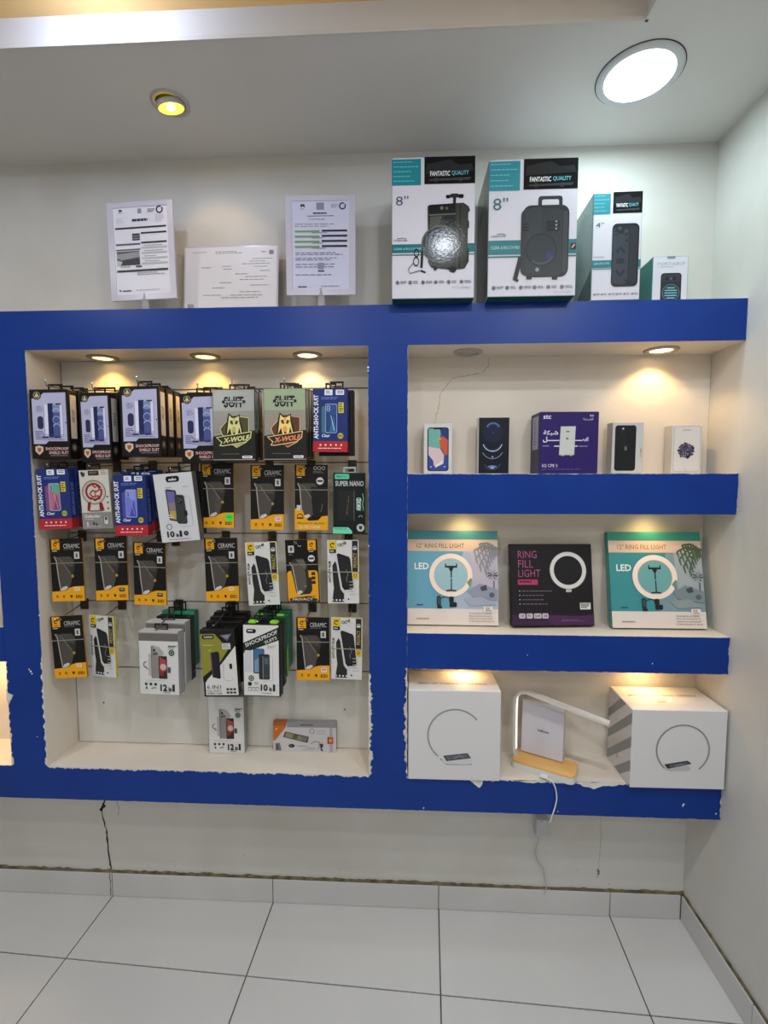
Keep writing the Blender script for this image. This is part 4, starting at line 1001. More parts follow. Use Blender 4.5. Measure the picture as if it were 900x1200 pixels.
# ---- lamp cartons
def b_lamp(kind):
    w, t, h = (.285, .15, .288) if kind == 'open' else (.281, .165, .2455)
    P = Print(w, h)
    if kind == 'open':
        P.ring(.51, .50, .285, .305, '#8f9092', 38, 232, 48); P.ring(.51, .50, .283, .288, '#c9c9ca', 38, 232, 40); P.line([(.35, .755), (.38, .785), (.44, .79)], .018, '#9fa0a2')
        P.poly([(.37, .775), (.45, .75), (.69, .745), (.695, .80), (.66, .815), (.42, .815), (.375, .80)], '#c9c9c9'); P.poly([(.375, .80), (.42, .815), (.66, .815), (.695, .80), (.69, .825), (.42, .83)], '#a9a9ab'); P.poly([(.38, .725), (.645, .69), (.685, .745), (.42, .785)], '#3c3d42'); P.poly([(.40, .73), (.635, .70), (.665, .74), (.43, .775)], '#5d6066'); P.line([(.5, .75), (.56, .72), (.6, .735)], .008, '#8b8f96')
    else:
        P.ring(.545, .50, .265, .285, '#8a888a', -50, 235, 56, .4, 1.0); P.ring(.545, .50, .263, .268, '#c5c2c1', -50, 235, 48); P.poly([(.34, .74), (.42, .70), (.62, .70), (.64, .75), (.60, .775), (.42, .78)], '#b9b6b4')
        P.poly([(.355, .69), (.60, .635), (.645, .675), (.395, .745)], '#33343a'); P.poly([(.40, .695), (.59, .65), (.62, .675), (.425, .73)], '#585a61'); P.line([(.47, .71), (.53, .68), (.56, .69)], .008, '#8b8f96')
    T = Print(w, t)
    T.text('WIRELESS CHARGING LED LAMP', .10, .62 if kind == 'open' else .36, .88, .69 if kind == 'open' else .43, '#5f4f40' if kind == 'open' else '#75665a', .01, 180)
    if kind != 'open': T.rect(.36, .62, .46, .70, '#e0c088')
    parts = [('carton', body_mesh(w, t, h, '#d2d0d0', '#d2cecb', '#dcd9d6', bev=.0015))] + P.meshes() + top_print(T, w, t, h)
    if kind != 'open':
        S = Print(t, h)
        for k in range(5):
            b, f = .31 + .29 * k, -.27 + .305 * k
            q = [(.005, b), (.005, b + .12), (.995, f + .14), (.995, f)]
            for fn in (lambda p: p[1] - .006, lambda p: .99 - p[1]):
                if q: q = clip(q, fn)
            if len(q) > 2: S.poly(q, '#8e8f8d')
        S.line([(.35, .3), (.37, .35)], .015, '#6a6a68'); S.line([(.45, .78), (.46, .84)], .02, '#55524f')
        parts += side_print(S, w, t, -1)
    return parts
BUILD['lamp'] = b_lamp

# ---- speaker cartons
TEAL = '#2a6e74'
def brand_strip(P, u1=1.):
    P.rect(0, .572 if u1 < 2 else .5, 1, .665, TEAL); P.rect(0, .675, 1, .684, '#3a6f74')
def icons(P, v, n=6):
    for k in range(n):
        u = .07 + k * .155; P.ring(u, v, .016, .022, '#3a3a3e', 0, 360, 12); P.circ(u, v, .01, '#3a3a3e', 8); P.lines(u + .035, v - .01, u + .12, v + .012, 2, '#77757c', k, .4, 2)
def header(P, dark_u, top=.195):
    P.rect(0, .012, .35, top, '#27808d'); P.lines(.02, .03, .34, top, 5, '#6fb6bf', 3, .16, 8)
    P.rect(dark_u, .0, .995, top - .005, '#17181a', .12); P.poly([(dark_u + .03, .05), (.7, .02), (.8, .06), (.95, .05), (.98, .1), (dark_u + .02, .12)], '#2a2c2f', .12); P.circ(dark_u + .14, top - .035, .025, '#3a3c40', 14, .12); P.circ(.82, top - .035, .025, '#3a3c40', 14, .12); P.poly([(dark_u + .06, top - .04), (.95, top - .05), (.93, top - .03), (dark_u + .06, top - .028)], '#3d4044', .12)
    a, b, m = dark_u + .07, .92, .47 * .92 + .53 * (dark_u + .07) + .02
    P.text('FANTASTIC', a, top - .095, m, top - .06, '#e2e4e4', .015); P.text('QUALITY', m + .02, top - .095, b, top - .06, '#63b3bd', .01)
def b_speaker(kind):
    if kind == 'trolley':
        w, t, h = .234, .208, .384; P = Print(w, h); P.gloss = .13; header(P, .39)
        P.rect(0, .61, 1, .672, TEAL); P.rect(0, .682, 1, .69, '#3a6f74'); P.text('8"', .05, .27, .20, .335, '#2d4766', -.008); P.text('WESTER', .02, .578, .19, .59, '#33343a', .0); P.line([(.06, .572), (.12, .565), (.18, .572)], .006, '#33343a'); P.text('CLEAR & BIG SOUND', .02, .635, .36, .65, '#a9d3d4', .0)
        P.rect(.66, .27, .86, .285, '#1f2220'); P.rrect(.65, .268, .70, .293, .012, '#1a1c1b'); P.rrect(.80, .265, .86, .292, .012, '#1a1c1b'); P.rrect(.70, .26, .80, .288, .015, '#2b2e2b'); P.rect(.735, .285, .77, .34, '#262926')
        P.poly([(.43, .345), (.46, .335), (.86, .325), (.92, .35), (.94, .38), (.91, .40), (.91, .44), (.93, .46), (.93, .50), (.90, .52), (.90, .62), (.93, .66), (.93, .74), (.88, .79), (.74, .80), (.48, .78), (.44, .74)], '#2c2f2a'); P.poly([(.78, .33), (.86, .325), (.92, .35), (.91, .75), (.87, .79), (.78, .795)], '#3a3d35'); P.line([(.82, .34), (.82, .79)], .012, '#20221f'); P.poly([(.45, .34), (.76, .33), (.76, .40), (.45, .405)], '#1b1d1c'); P.circ(.60, .36, .02, '#6a6d68', 10); P.circ(.66, .362, .018, '#55584f', 10); P.line([(.45, .408), (.77, .402)], .012, '#6a6d62'); P.poly([(.46, .42), (.60, .415), (.58, .47), (.46, .52)], '#4a4d44'); P.poly([(.60, .415), (.76, .41), (.76, .56), (.66, .48)], '#1d201e')
        P.circ(.58, .615, .215, '#22262a', 40); P.ring(.58, .615, .20, .222, '#4a5048', 0, 360, 48); P.circ(.58, .615, .18, '#343d44', 36); P.poly([(.48, .55), (.52, .54), (.74, .70), (.71, .715)], '#1c2226'); P.poly([(.70, .54), (.74, .555), (.50, .71), (.46, .695)], '#1c2226'); P.circ(.58, .615, .10, '#2b343b', 24)
        P.line([(.37, .66), (.36, .78)], .03, '#1d1f1e'); P.ring(.30, .675, .022, .032, '#23252a', 0, 360, 16, .4, 1.6); P.ring(.295, .735, .026, .036, '#23252a', 0, 360, 16, .4, 1.6); P.line([(.27, .74), (.2, .79), (.22, .82), (.34, .80), (.4, .815)], .008, '#2a2c30'); P.line([(.35, .80), (.41, .815)], .02, '#17181a'); P.poly([(.68, .78), (.74, .77), (.78, .80), (.76, .82), (.70, .81)], '#151716'); P.poly([(.5, .775), (.56, .78), (.54, .80), (.51, .8)], '#151716')
        icons(P, .885); P.text('SOS-08AD', .73, .915, .95, .93, '#a9a9b0', -.005); U = '#1d4a45'
    elif kind == 'case':
        w, t, h = .245, .21, .369; P = Print(w, h); header(P, .39, .225)
        P.rect(0, .585, 1, .69, TEAL); P.rect(0, .70, 1, .712, '#3a6f74'); P.text('8"', .05, .275, .22, .365, '#2d6670', .0); P.text('WESTER', .03, .548, .2, .562, '#33343a', .0); P.line([(.10, .54), (.15, .535), (.2, .545)], .006, '#33343a'); P.text('CLEAR & BIG SOUND', .03, .625, .36, .65, '#a9d3d4', .0)
        P.rrect(.56, .27, .83, .36, .03, '#26292c'); P.rrect(.60, .295, .79, .37, .02, '#c4c4cc')
        P.rrect(.39, .335, .91, .86, .09, '#1e2124'); P.rrect(.37, .36, .84, .85, .07, '#282c2f'); P.rect(.82, .38, .895, .83, '#32373a'); P.line([(.835, .37), (.835, .84)], .012, '#16181a'); P.poly([(.42, .36), (.60, .345), (.60, .84), (.42, .83)], '#2d3235'); P.circ(.60, .66, .17, '#232a2f', 36); P.ring(.60, .66, .165, .18, '#1a1d20', 0, 360, 40); P.circ(.70, .70, .05, '#2c2a52', 16); P.ring(.60, .66, .14, .165, '#38424a', 230, 330, 24)
        for k in range(3): P.rect(.385, .465 + .022 * k, .46, .475 + .022 * k, '#0f1112'); P.rect(.66, .45 + .026 * k, .80, .466 + .026 * k, '#121415'); P.rect(.755, .45 + .026 * k, .775, .462 + .026 * k, '#8a9094')
        P.circ(.56, .805, .022, '#8a9094', 14); P.rect(.44, .85, .50, .875, '#17191b'); P.rect(.73, .85, .79, .88, '#17191b'); P.line([(.37, .71), (.31, .88)], .05, '#1b1e20'); P.line([(.31, .875), (.35, .885)], .03, '#1b1e20')
        P.rrect(.93, .615, .99, .66, .01, '#1f2022'); P.line([(.945, .65), (.975, .625)], .02, '#c9807a'); icons(P, .935); P.text('SOS-121AM', .75, .965, .95, .98, '#a9a9b0', -.005); U = '#1d4a45'
    elif kind == 'tower':
        w, t, h = .136, .155, .298; P = Print(w, h); header(P, .40, .20)
        P.rect(0, .625, 1, .695, TEAL); P.rect(0, .702, 1, .71, '#3a6f74'); P.text('4"', .06, .275, .22, .32, '#3a4450', -.005); P.text('WESTER', .02, .59, .25, .60, '#33343a', .0); P.text('CLEAR & BIG SOUND', .03, .645, .36, .665, '#a9d3d4', .0)
        P.rrect(.40, .29, .95, .875, .10, '#1b1e22'); P.rrect(.42, .32, .74, .85, .08, '#31373e'); P.rect(.76, .32, .92, .84, '#25292e'); P.rect(.46, .31, .72, .40, '#1d2126'); P.circ(.55, .335, .04, '#3a424a', 12); P.circ(.68, .36, .035, '#3a424a', 12); P.line([(.45, .37), (.58, .40), (.70, .37)], .02, '#39414a')
        P.line([(.50, .56), (.58, .51), (.66, .56)], .06, '#15253c'); P.line([(.50, .725), (.58, .77), (.66, .725)], .06, '#15253c'); P.rect(.5, .61, .66, .66, '#1b2632'); P.circ(.70, .45, .025, '#15181b', 10); P.circ(.70, .82, .025, '#15181b', 10); icons(P, .945); U = '#1d4a45'
    else:
        w, t, h = .103, .09, .147; P = Print(w, h); P.rrect(.40, .0, .63, .05, .02, '#6f8a88'); P.text('PORTABLE', .13, .115, .90, .175, '#8f9a9c', -.012); P.lines(.22, .2, .75, .225, 1, '#9aa4a5', 3, .6, 8)
        P.rrect(.24, .33, .82, 1.04, .09, '#23272c'); P.rrect(.28, .36, .78, .5, .05, '#31363c'); P.circ(.42, .44, .06, '#1b1e22', 14); P.circ(.62, .44, .06, '#1b1e22', 14); P.circ(.53, .44, .04, '#4a525a', 12); P.circ(.53, .72, .25, '#2c3a42', 30); P.ring(.53, .72, .225, .25, '#55606a', 0, 360, 30)
        for k in range(5): P.rect(.36 if k % 4 else .42, .615 + k * .05, .70 if k % 4 else .64, .632 + k * .05, '#7fb9cc')
        U = '#3f7f78'
    parts = [('carton', body_mesh(w, t, h, '#c9c6cf', '#8fa09f' if kind != 'portable' else '#3f7f78', '#b9b7bd', bev=.0015))] + P.meshes()
    if kind in ('case', 'tower'):
        S = Print(t, h); S.rect(.02, .01, .98, .985, '#93a3a3' if kind == 'tower' else '#59636a', .2); S.poly([(.02, .63 if kind == 'case' else .9), (.98, .80 if kind == 'case' else .70), (.98, .985), (.02, .985)], '#2c4a4a' if kind == 'tower' else '#2a3136', .2); S.lines(.2, .1, .8, .3, 5, '#7d9090' if kind == 'tower' else '#4a545a', 3, .3, 3)
        if kind == 'case': S.poly([(.02, .01), (.98, .01), (.98, .23), (.02, .2)], '#454b4f', .2)
        parts += side_print(S, w, t, -1)
    if kind in ('trolley', 'case'):
        bm = bmesh.new(); add_box(bm, -w / 2 + .002, w / 2 - .002, .001, t - .001, -.0004, .0004)
        me = bpy.data.meshes.new('bottom_flap'); bm.to_mesh(me); bm.free(); me.materials.append(mat(U)); parts.append(('bottom_flap', me))
    return parts
BUILD['speaker'] = b_speaker

# ------------------------------------------------------------------ hooks and hanging packages
HOOKS = []
def make_hook(x, zg, zr, yf, label, tip=.018):
    """slat-wall hook: plate on the groove, wire sloping out to y = yf at height zr, bent-up end"""
    y0 = SL - .0024
    t = thing('display_hook', label, 'hook', (x, y0, zg), 'slat wall hooks')
    obj('hook_plate', box(-.014, .014, -.004, 0, -.03, .008, .001), M_DMETAL, t)
    y = yf - y0; d = zr - zg
    bm = bmesh.new(); tube(bm, [(0, -.003, -.006), (0, y * .5, -.003 + d * .5), (0, y + .004, d), (0, y + .001, d + .0015), (0, y - .001, d + .004), (0, y - .0025, d + tip)], .002, 7); obj('wire', bm, M_METAL, t, True)
    bm = bmesh.new(); bmesh.ops.create_icosphere(bm, subdivisions=1, radius=.0032, matrix=Matrix.Translation((0, y - .003, d + tip))); obj('tip', bm, mat('#d9d6cf', .15, 1), t, True)
    HOOKS.append((x, zg, y0 - .003, zg - .006, yf + .004, zr))
    return t
G1, G2, G3, G4, G5 = 1.8385, 1.594, 1.3539, 1.1148, .8768

# key: kind, object name, label, category, x, front y, centre z, height, roll, yaw, lean, hook (groove, wire height over pack centre+h/2, x offset)
GOODS = [
 ('shock/.120', 'case_box', 'black and lavender shockproof case box, leftmost of the top row', 'phone case box', -1.126, -.185, 1.709, .212, 0, 1, 0, G1, .014, .01),
 ('shock/.096', 'case_box', 'narrower black and lavender shockproof case box, second from left on the top row', 'phone case box', -.988, -.175, 1.699, .212, 0, 0, -1, G1, .014, .006),
 ('shock/.120', 'case_box', 'highest hanging lavender shockproof case box, third from left on the top row', 'phone case box', -.837, -.190, 1.716, .212, -.8, 1.5, 1.5, G1, .014, .01),
 ('shock/.120', 'case_box', 'shockproof case box just left of the silver wolf boxes, half covered by one', 'phone case box', -.660, -.172, 1.695, .212, -.8, 1, 0, G1, .014, .01),
 ('wolf/green', 'case_box', 'silver case box with greenish wolf head shield, left one of the two', 'phone case box', -.548, -.188, 1.702, .216, -.3, 1, 2, G1, .012, .006),
 ('wolf/orange', 'case_box', 'silver case box with orange wolf head shield, right one of the two', 'phone case box', -.392, -.188, 1.703, .216, 0, 0, 0, G1, .012, .006),
 ('anti/teal', 'case_box', 'blue and red anti-shock case box at the right end of the top row', 'phone case box', -.258, -.170, 1.717, .19, .5, -1, 0, G1, .008, 0),
 ('anti/rainbow', 'case_box', 'blue and red anti-shock case box with rainbow phone, leftmost of the second row', 'phone case box', -1.136, -.170, 1.478, .19, -1.8, 0, 0, G2, .008, .005),
 ('red', 'case_box', 'cream and grey case box with round red emblem on the second row', 'phone case box', -1.011, -.155, 1.476, .187, -2.4, 0, 0, G2, .008, 0),
 ('anti/violet', 'case_box', 'blue and red anti-shock case box with violet phone, between red emblem and white boxes', 'phone case box', -.889, -.170, 1.458, .19, -1.1, -1, 0, G2, .008, 0),
 ('ten', 'case_box', 'tilted white 10 in 1 case box hanging at the left of the second row', 'phone case box', -.737, -.180, 1.452, .215, -4.6, 0, -3, G2, .012, 0),
 ('cer/green', 'screen_protector', 'black and yellow ceramic screen protector with bright green round sticker', 'screen protector', -.628, -.13, 1.487, .204, -.3, -1, 2, G2, -.01, -.022),
 ('cer/pink', 'screen_protector', 'black and yellow ceramic screen protector with small pink sticker, right of the green-stickered one', 'screen protector', -.467, -.13, 1.482, .204, .2, 0, 2, G2, -.01, -.022),
 ('cer2', 'screen_protector', 'black and yellow privacy glass pack with three rings, beside the mint nano box', 'screen protector', -.326, -.13, 1.482, .206, .4, 1, 1, G2, -.01, -.022),
 ('nano', 'screen_protector', 'black and mint super nano film box at the right end of the second row', 'screen protector', -.208, -.12, 1.463, .193, .3, 0, 2, G2, .006, 0),
 ('cer/pale', 'screen_protector', 'black and yellow ceramic screen protector, leftmost of the third row', 'screen protector', -1.126, -.14, 1.246, .204, -1.8, 1, 2, G3, -.01, -.022),
 ('cer/dark', 'screen_protector', 'black and yellow ceramic screen protector with dark sticker, second of the third row', 'screen protector', -.985, -.13, 1.248, .204, -1.2, 1, 2, G3, -.01, -.022),
 ('cer/dark', 'screen_protector', 'black and yellow ceramic screen protector with dark sticker, third of the third row, hung lowest', 'screen protector', -.852, -.14, 1.235, .204, 1.1, -1, -1, G3, -.01, -.022),
 ('cer/pale', 'screen_protector', 'black and yellow ceramic screen protector standing alone right of the gap in the third row', 'screen protector', -.620, -.13, 1.249, .204, -1.3, 1, 1, G3, -.01, -.022),
 ('whi', 'screen_protector', 'white privacy film pack slightly tilted, left one of the two on the third row', 'screen protector', -.484, -.14, 1.239, .203, -2.5, 1.5, 0, G3, -.01, .006),
 ('cer3', 'screen_protector', 'black pack with large yellow panel and logo at its right top corner, third row', 'screen protector', -.358, -.13, 1.246, .203, -2, 0, 0, G3, -.01, -.016),
 ('whi', 'screen_protector', 'white privacy film pack at the right end of the third row', 'screen protector', -.227, -.13, 1.245, .203, -.4, 0, 1, G3, -.01, .006),
 ('cer/pale', 'screen_protector', 'black and yellow ceramic screen protector, leftmost of the bottom row', 'screen protector', -1.127, -.15, .994, .204, -3.7, 1, 2, G4, -.01, -.022),
 ('whi/#c9bb3c', 'screen_protector', 'white privacy film pack with yellow edge, turned sideways at left of bottom row', 'screen protector', -1.023, -.135, .992, .203, -1, -14, 0, G4, -.01, .006),
 ('twelve/.134', 'case_box', 'white 12 in 1 case box with silver top band, hanging before green boxes', 'phone case box', -.814, -.175, .955, .205, -.7, -4, 2, G4, .006, 0),
 ('six', 'case_box', 'olive, black and white 6 in 1 case box on the bottom row', 'phone case box', -.620, -.170, .955, .222, -1.8, 0, -2, G4, .018, 0),
 ('shock10', 'case_box', 'white 10 in 1 case box with dark diagonal shockproof band and lime clips', 'phone case box', -.481, -.178, .970, .231, -.2, -2, 1.5, G4, .018, 0),
 ('cer/pink', 'screen_protector', 'black and yellow ceramic screen protector on the bottom row, right of the green boxes', 'screen protector', -.326, -.135, .995, .204, -.5, -1.5, 2, G4, -.01, -.022),
 ('whi', 'screen_protector', 'white privacy film pack at the right end of the bottom row', 'screen protector', -.217, -.135, .997, .203, .8, -1.5, -1, G4, -.01, .006),
]
HANG = {'cer': (-.0205, -.0095), 'cer2': (-.0205, -.0095), 'cer3': (-.0175, -.0095), 'whi': (.006, -.0095), 'shock': (.006, .0085), 'wolf': (.004, .008), 'anti': (0, .008), 'red': (0, .008),
        'ten': (.002, .0085), 'nano': (0, .008), 'twelve': (0, .0085), 'six': (-.005, .0125), 'shock10': (-.005, .0115), 'black': (0, .0135), 'green': (0, .0135), 'lime': (0, .0135)}
GRP = {'case_box': 'case boxes on the slat wall hooks', 'screen_protector': 'screen protectors on the slat wall hooks'}
for k, (kind, name, label, cat, x, y, z, h, ro, ya, le, zg, dz, dx) in enumerate(GOODS):
    place(kind, name, label, cat, x, y, z, h, ro, ya, le, GRP[name])
    hx, hz = HANG[kind.split('/')[0]]; yy = .004 if hz < 0 else .02
    p = place.o + place.M @ Vector((hx, yy, h + hz))
    make_hook(p.x, zg, min(p.z, zg - .008), y - .014, 'slat hook carrying the ' + ' '.join(label.replace(',', '').split()[:11]), .016 if 'shock/' in kind or 'wolf' in kind else .005)
make_hook(-.8195, 1.340, 1.325, -.06, 'empty slat wall hook below the tilted white 10 in 1 box')

# boxes queued behind the front ones: kind, label, x, y, z, h, roll, yaw
LIFT = .0004
ROW = 'case boxes queued behind the front ones'
BEHIND = [
 ('shock/.120', 'second shockproof box, directly behind the leftmost one', -1.124, -.138, 1.708, .212, 0, 1),
 ('shock/.120', 'third shockproof box, hindmost behind the leftmost one', -1.122, -.091, 1.706, .212, 0, 0),
 ('shock/.096', 'second shockproof box behind the narrower one', -.986, -.128, 1.700, .212, 0, 0),
 ('shock/.120', 'second shockproof box behind the highest hanging one', -.836, -.142, 1.712, .212, 0, .5),
 ('shock/.120', 'third shockproof box, hindmost behind the highest hanging one', -.834, -.095, 1.706, .212, 0, 0),
 ('shock/.120', 'second shockproof box behind the one half covered by a wolf box', -.660, -.125, 1.697, .212, 0, 0),
 ('wolf/green', 'second silver wolf box behind the greenish one', -.546, -.148, 1.701, .216, 0, 0),
 ('wolf/orange', 'second silver wolf box behind the orange one', -.390, -.150, 1.702, .216, 0, 0),
 ('wolf/orange', 'third silver wolf box behind the orange one', -.389, -.112, 1.701, .216, 0, 0),
 ('black/.11/.2', 'plain black case box leaning out behind the top right anti-shock box', -.240, -.138, 1.708, .20, 2, -2),
 ('anti/rainbow', 'second anti-shock box behind the one with rainbow phone', -1.133, -.140, 1.478, .19, -1, 0),
 ('anti/violet', 'second anti-shock box behind the one with violet phone', -.883, -.140, 1.462, .19, -.5, 0),
 ('anti/violet', 'third anti-shock box, hindmost behind the one with violet phone', -.877, -.110, 1.466, .19, 0, 0),
 ('black/.118/.2', 'dark case box half hidden behind the tilted white 10 in 1 box', -.728, -.138, 1.465, .20, -2, 0),
 ('twelve/.134', 'second white case box close behind the silver banded 12 in 1 box', -.810, -.134, .955, .205, 0, -3),
 ('black/.118/.215', 'black case box between white and green boxes on the bottom row', -.800, -.096, .955, .215, 0, -2),
 ('green', 'tall green case box hindmost behind the 12 in 1 box', -.793, -.062, .985, .19, 0, 0),
 ('black/.116/.2', 'second box, black, behind the olive 6 in 1 box', -.612, -.134, .962, .20, -.5, 0),
 ('black/.116/.2', 'third box, black, behind the olive 6 in 1 box', -.604, -.102, .968, .20, 0, 0),
 ('black/.116/.2', 'fourth box, black, hindmost behind the olive 6 in 1 box', -.598, -.070, .974, .20, 0, 0),
 ('black/.118/.215', 'black box directly behind the white diagonal-banded shockproof box', -.478, -.144, .965, .215, 0, -1),
 ('lime', 'green box with lime lower edge behind the diagonal-banded shockproof box', -.468, -.112, .985, .20, 0, 0),
 ('green', 'green box second from the back behind the diagonal-banded shockproof box', -.462, -.084, .992, .19, 0, 0),
 ('green', 'green box hindmost behind the diagonal-banded shockproof box', -.456, -.057, .995, .19, 0, 0),
]
for kind, label, x, y, z, h, ro, ya in BEHIND:
    k0 = kind.split('/')[0]; hx, hz = HANG[k0]
    # hang each one on the wire of the hook in front of it
    hk = min((q for q in HOOKS if abs(q[1] - z - h / 2) < .09), key=lambda q: abs(q[0] - x)); yt = y + .022
    z = hk[3] + (hk[5] - hk[3]) * (yt - hk[2]) / (hk[4] - hk[2]) - hz - h / 2
    if abs(hk[0] - hx - x) > .012: x = hk[0] - hx + math.copysign(.012, x - hk[0] + hx)
    ro = 0
    place(kind, 'case_box', label, 'phone case box', x, y, z, h, ro, ya, 0, ROW)

# boxes standing on the floor of the left niche
place('twelve/.1225/0', 'case_box', 'white 12 in 1 case box standing on the niche floor below the olive box', 'phone case box', -.640, -.0735, N3B + LIFT, .205, 0, 2, 0, base=True)
place('flat', 'phone_accessory_box', 'grey landscape box with orange corner lying on its edge on the niche floor', 'accessory box', -.3755, -.0505, N3B + LIFT, .104, 0, 1, 0, base=True)

# ------------------------------------------------------------------ right shelves
PB = 'phone boxes on the top right shelf'
place('phx', 'phone_box', 'white phone box showing a phone with colourful wallpaper', 'phone box', .073, -.08, N1B + LIFT, .16, 0, -1, 0, PB, True)
place('ph12', 'phone_box', 'black phone box with blue glowing rings', 'phone box', .248, -.09, N1B + LIFT, .177, 0, 0, 0, PB, True)
place('router', 'router_box', 'large purple router box with white Arabic lettering', 'router box', .469, -.125, N1B + LIFT, .188, 0, 1, 0, None, True)
place('ph11', 'phone_box', 'white phone box showing the back of a black phone', 'phone box', .665, -.08, N1B + LIFT, .16, 0, 0, 0, PB, True)
place('ph6', 'phone_box', 'white phone box with dark round flower picture, nearest the right wall', 'phone box', .851, -.07, N1B + LIFT, .152, 0, -1, 0, PB, True)
RG = 'ring light cartons'
place('ring/blue', 'ring_light_box', 'pale blue 12 inch ring fill light carton at the left of its shelf', 'ring light box', .124, -.098, N2B + .0042, .305, 0, -.4, 8.5, RG, True)
place('ringb', 'ring_light_box', 'black ring fill light carton with pink lettering between the two blue ones', 'ring light box', .443, -.106, N2B + .0070, .262, .4, 5, 10, RG, True)
place('ring/teal', 'ring_light_box', 'teal green 12 inch ring fill light carton near the right wall', 'ring light box', .772, -.108, N2B + .0056, .305, 0, .5, 12, RG, True)
place('lamp/open', 'lamp_box', 'white lamp carton with open grey ring picture, left on the bottom shelf', 'lamp box', .1235, -.185, N3B + LIFT, .288, 0, .4, 0, 'lamp cartons', True)
place('lamp/round', 'lamp_box', 'white lamp carton with grey striped side in the right bottom corner', 'lamp box', .797, -.195, N3B + LIFT, .2455, 0, .5, 0, 'lamp cartons', True)
SG = 'speaker cartons on top of the unit'
place('speaker/trolley', 'speaker_box', 'tall speaker carton showing trolley speaker with round grille, leftmost of four', 'speaker box', .047, -.216, ZT + LIFT, .384, 0, .6, 0, SG, True)
place('speaker/case', 'speaker_box', 'wide speaker carton showing black suitcase speaker with top handle', 'speaker box', .323, -.218, ZT + LIFT, .369, 0, .2, 0, SG, True)
place('speaker/tower', 'speaker_box', 'narrow speaker carton showing a slim tower speaker marked four inch', 'speaker box', .572, -.176, ZT + LIFT, .298, 0, -1, 0, SG, True)
place('speaker/portable', 'speaker_box', 'smallest teal sided portable speaker carton, nearest the right wall', 'speaker box', .758, -.11, ZT + LIFT, .147, 0, -1, 0, SG, True)

# ------------------------------------------------------------------ signs on top of the unit
M_ACR = bpy.data.materials.new('clear_acrylic'); M_ACR.use_nodes = True
_b = M_ACR.node_tree.nodes['Principled BSDF']; _b.inputs['Base Color'].default_value = (.86, .86, .9, 1); _b.inputs['Roughness'].default_value = .12; _b.inputs['Transmission Weight'].default_value = .75; _b.inputs['IOR'].default_value = 1.2
M_FROST = mat('#c3bfca', .2)
def sheet(P, t, name='paper'):
    return [(n, m) for n, m in P.meshes()]
def sign_holder(label, x, y, zc, w, h, roll, yaw, draw, tint):
    t = thing('sign_holder', label, 'sign holder', (x, y, ZT + LIFT), 'acrylic certificate holders', rot=(0, 0, R(yaw)))
    zo = zc - ZT - h / 2
    g = bpy.data.objects.new('frame', None)
    bm = bmesh.new(); bw, bz = w * .085, h * .06
    for a in ((-w / 2, w / 2, zo, zo + bz), (-w / 2, w / 2, zo + h - bz * .85, zo + h), (-w / 2, -w / 2 + bw, zo + bz, zo + h - bz * .85), (w / 2 - bw, w / 2, zo + bz, zo + h - bz * .85)):
        add_box(bm, a[0], a[1], -.003, .004, a[2], a[3])
    fr = obj('clear_frame', bm, M_FROST, t); fr.rotation_euler = (0, R(roll), 0)
    pw, ph = w - 2 * bw, h - bz * 1.85
    pa = obj('certificate', box(-pw / 2, pw / 2, -.001, .001, 0, ph), mat(tint, .35), fr); pa.location = (0, 0, zo + bz)
    P = Print(pw, ph); draw(P)
    for nm, me in P.meshes():
        me.transform(Matrix.Translation((0, -.001, 0))); link(nm, me, pa)
    bm = bmesh.new(); tube(bm, [(0, .006, zo + .02), (0, .004, zo - .004), (.001, .002, zo * .5), (0, 0, .006)], [.009, .010, .012, .015], 10); obj('stem', bm, M_ACR, t, True)
    obj('foot', box(-.045, .045, -.035, .04, 0, .005, .001), M_ACR, t)
def emblem(P, u, v, r, c='#2f2e35'):
    P.ring(u, v, r * .62, r, c, 60, 400, 24)
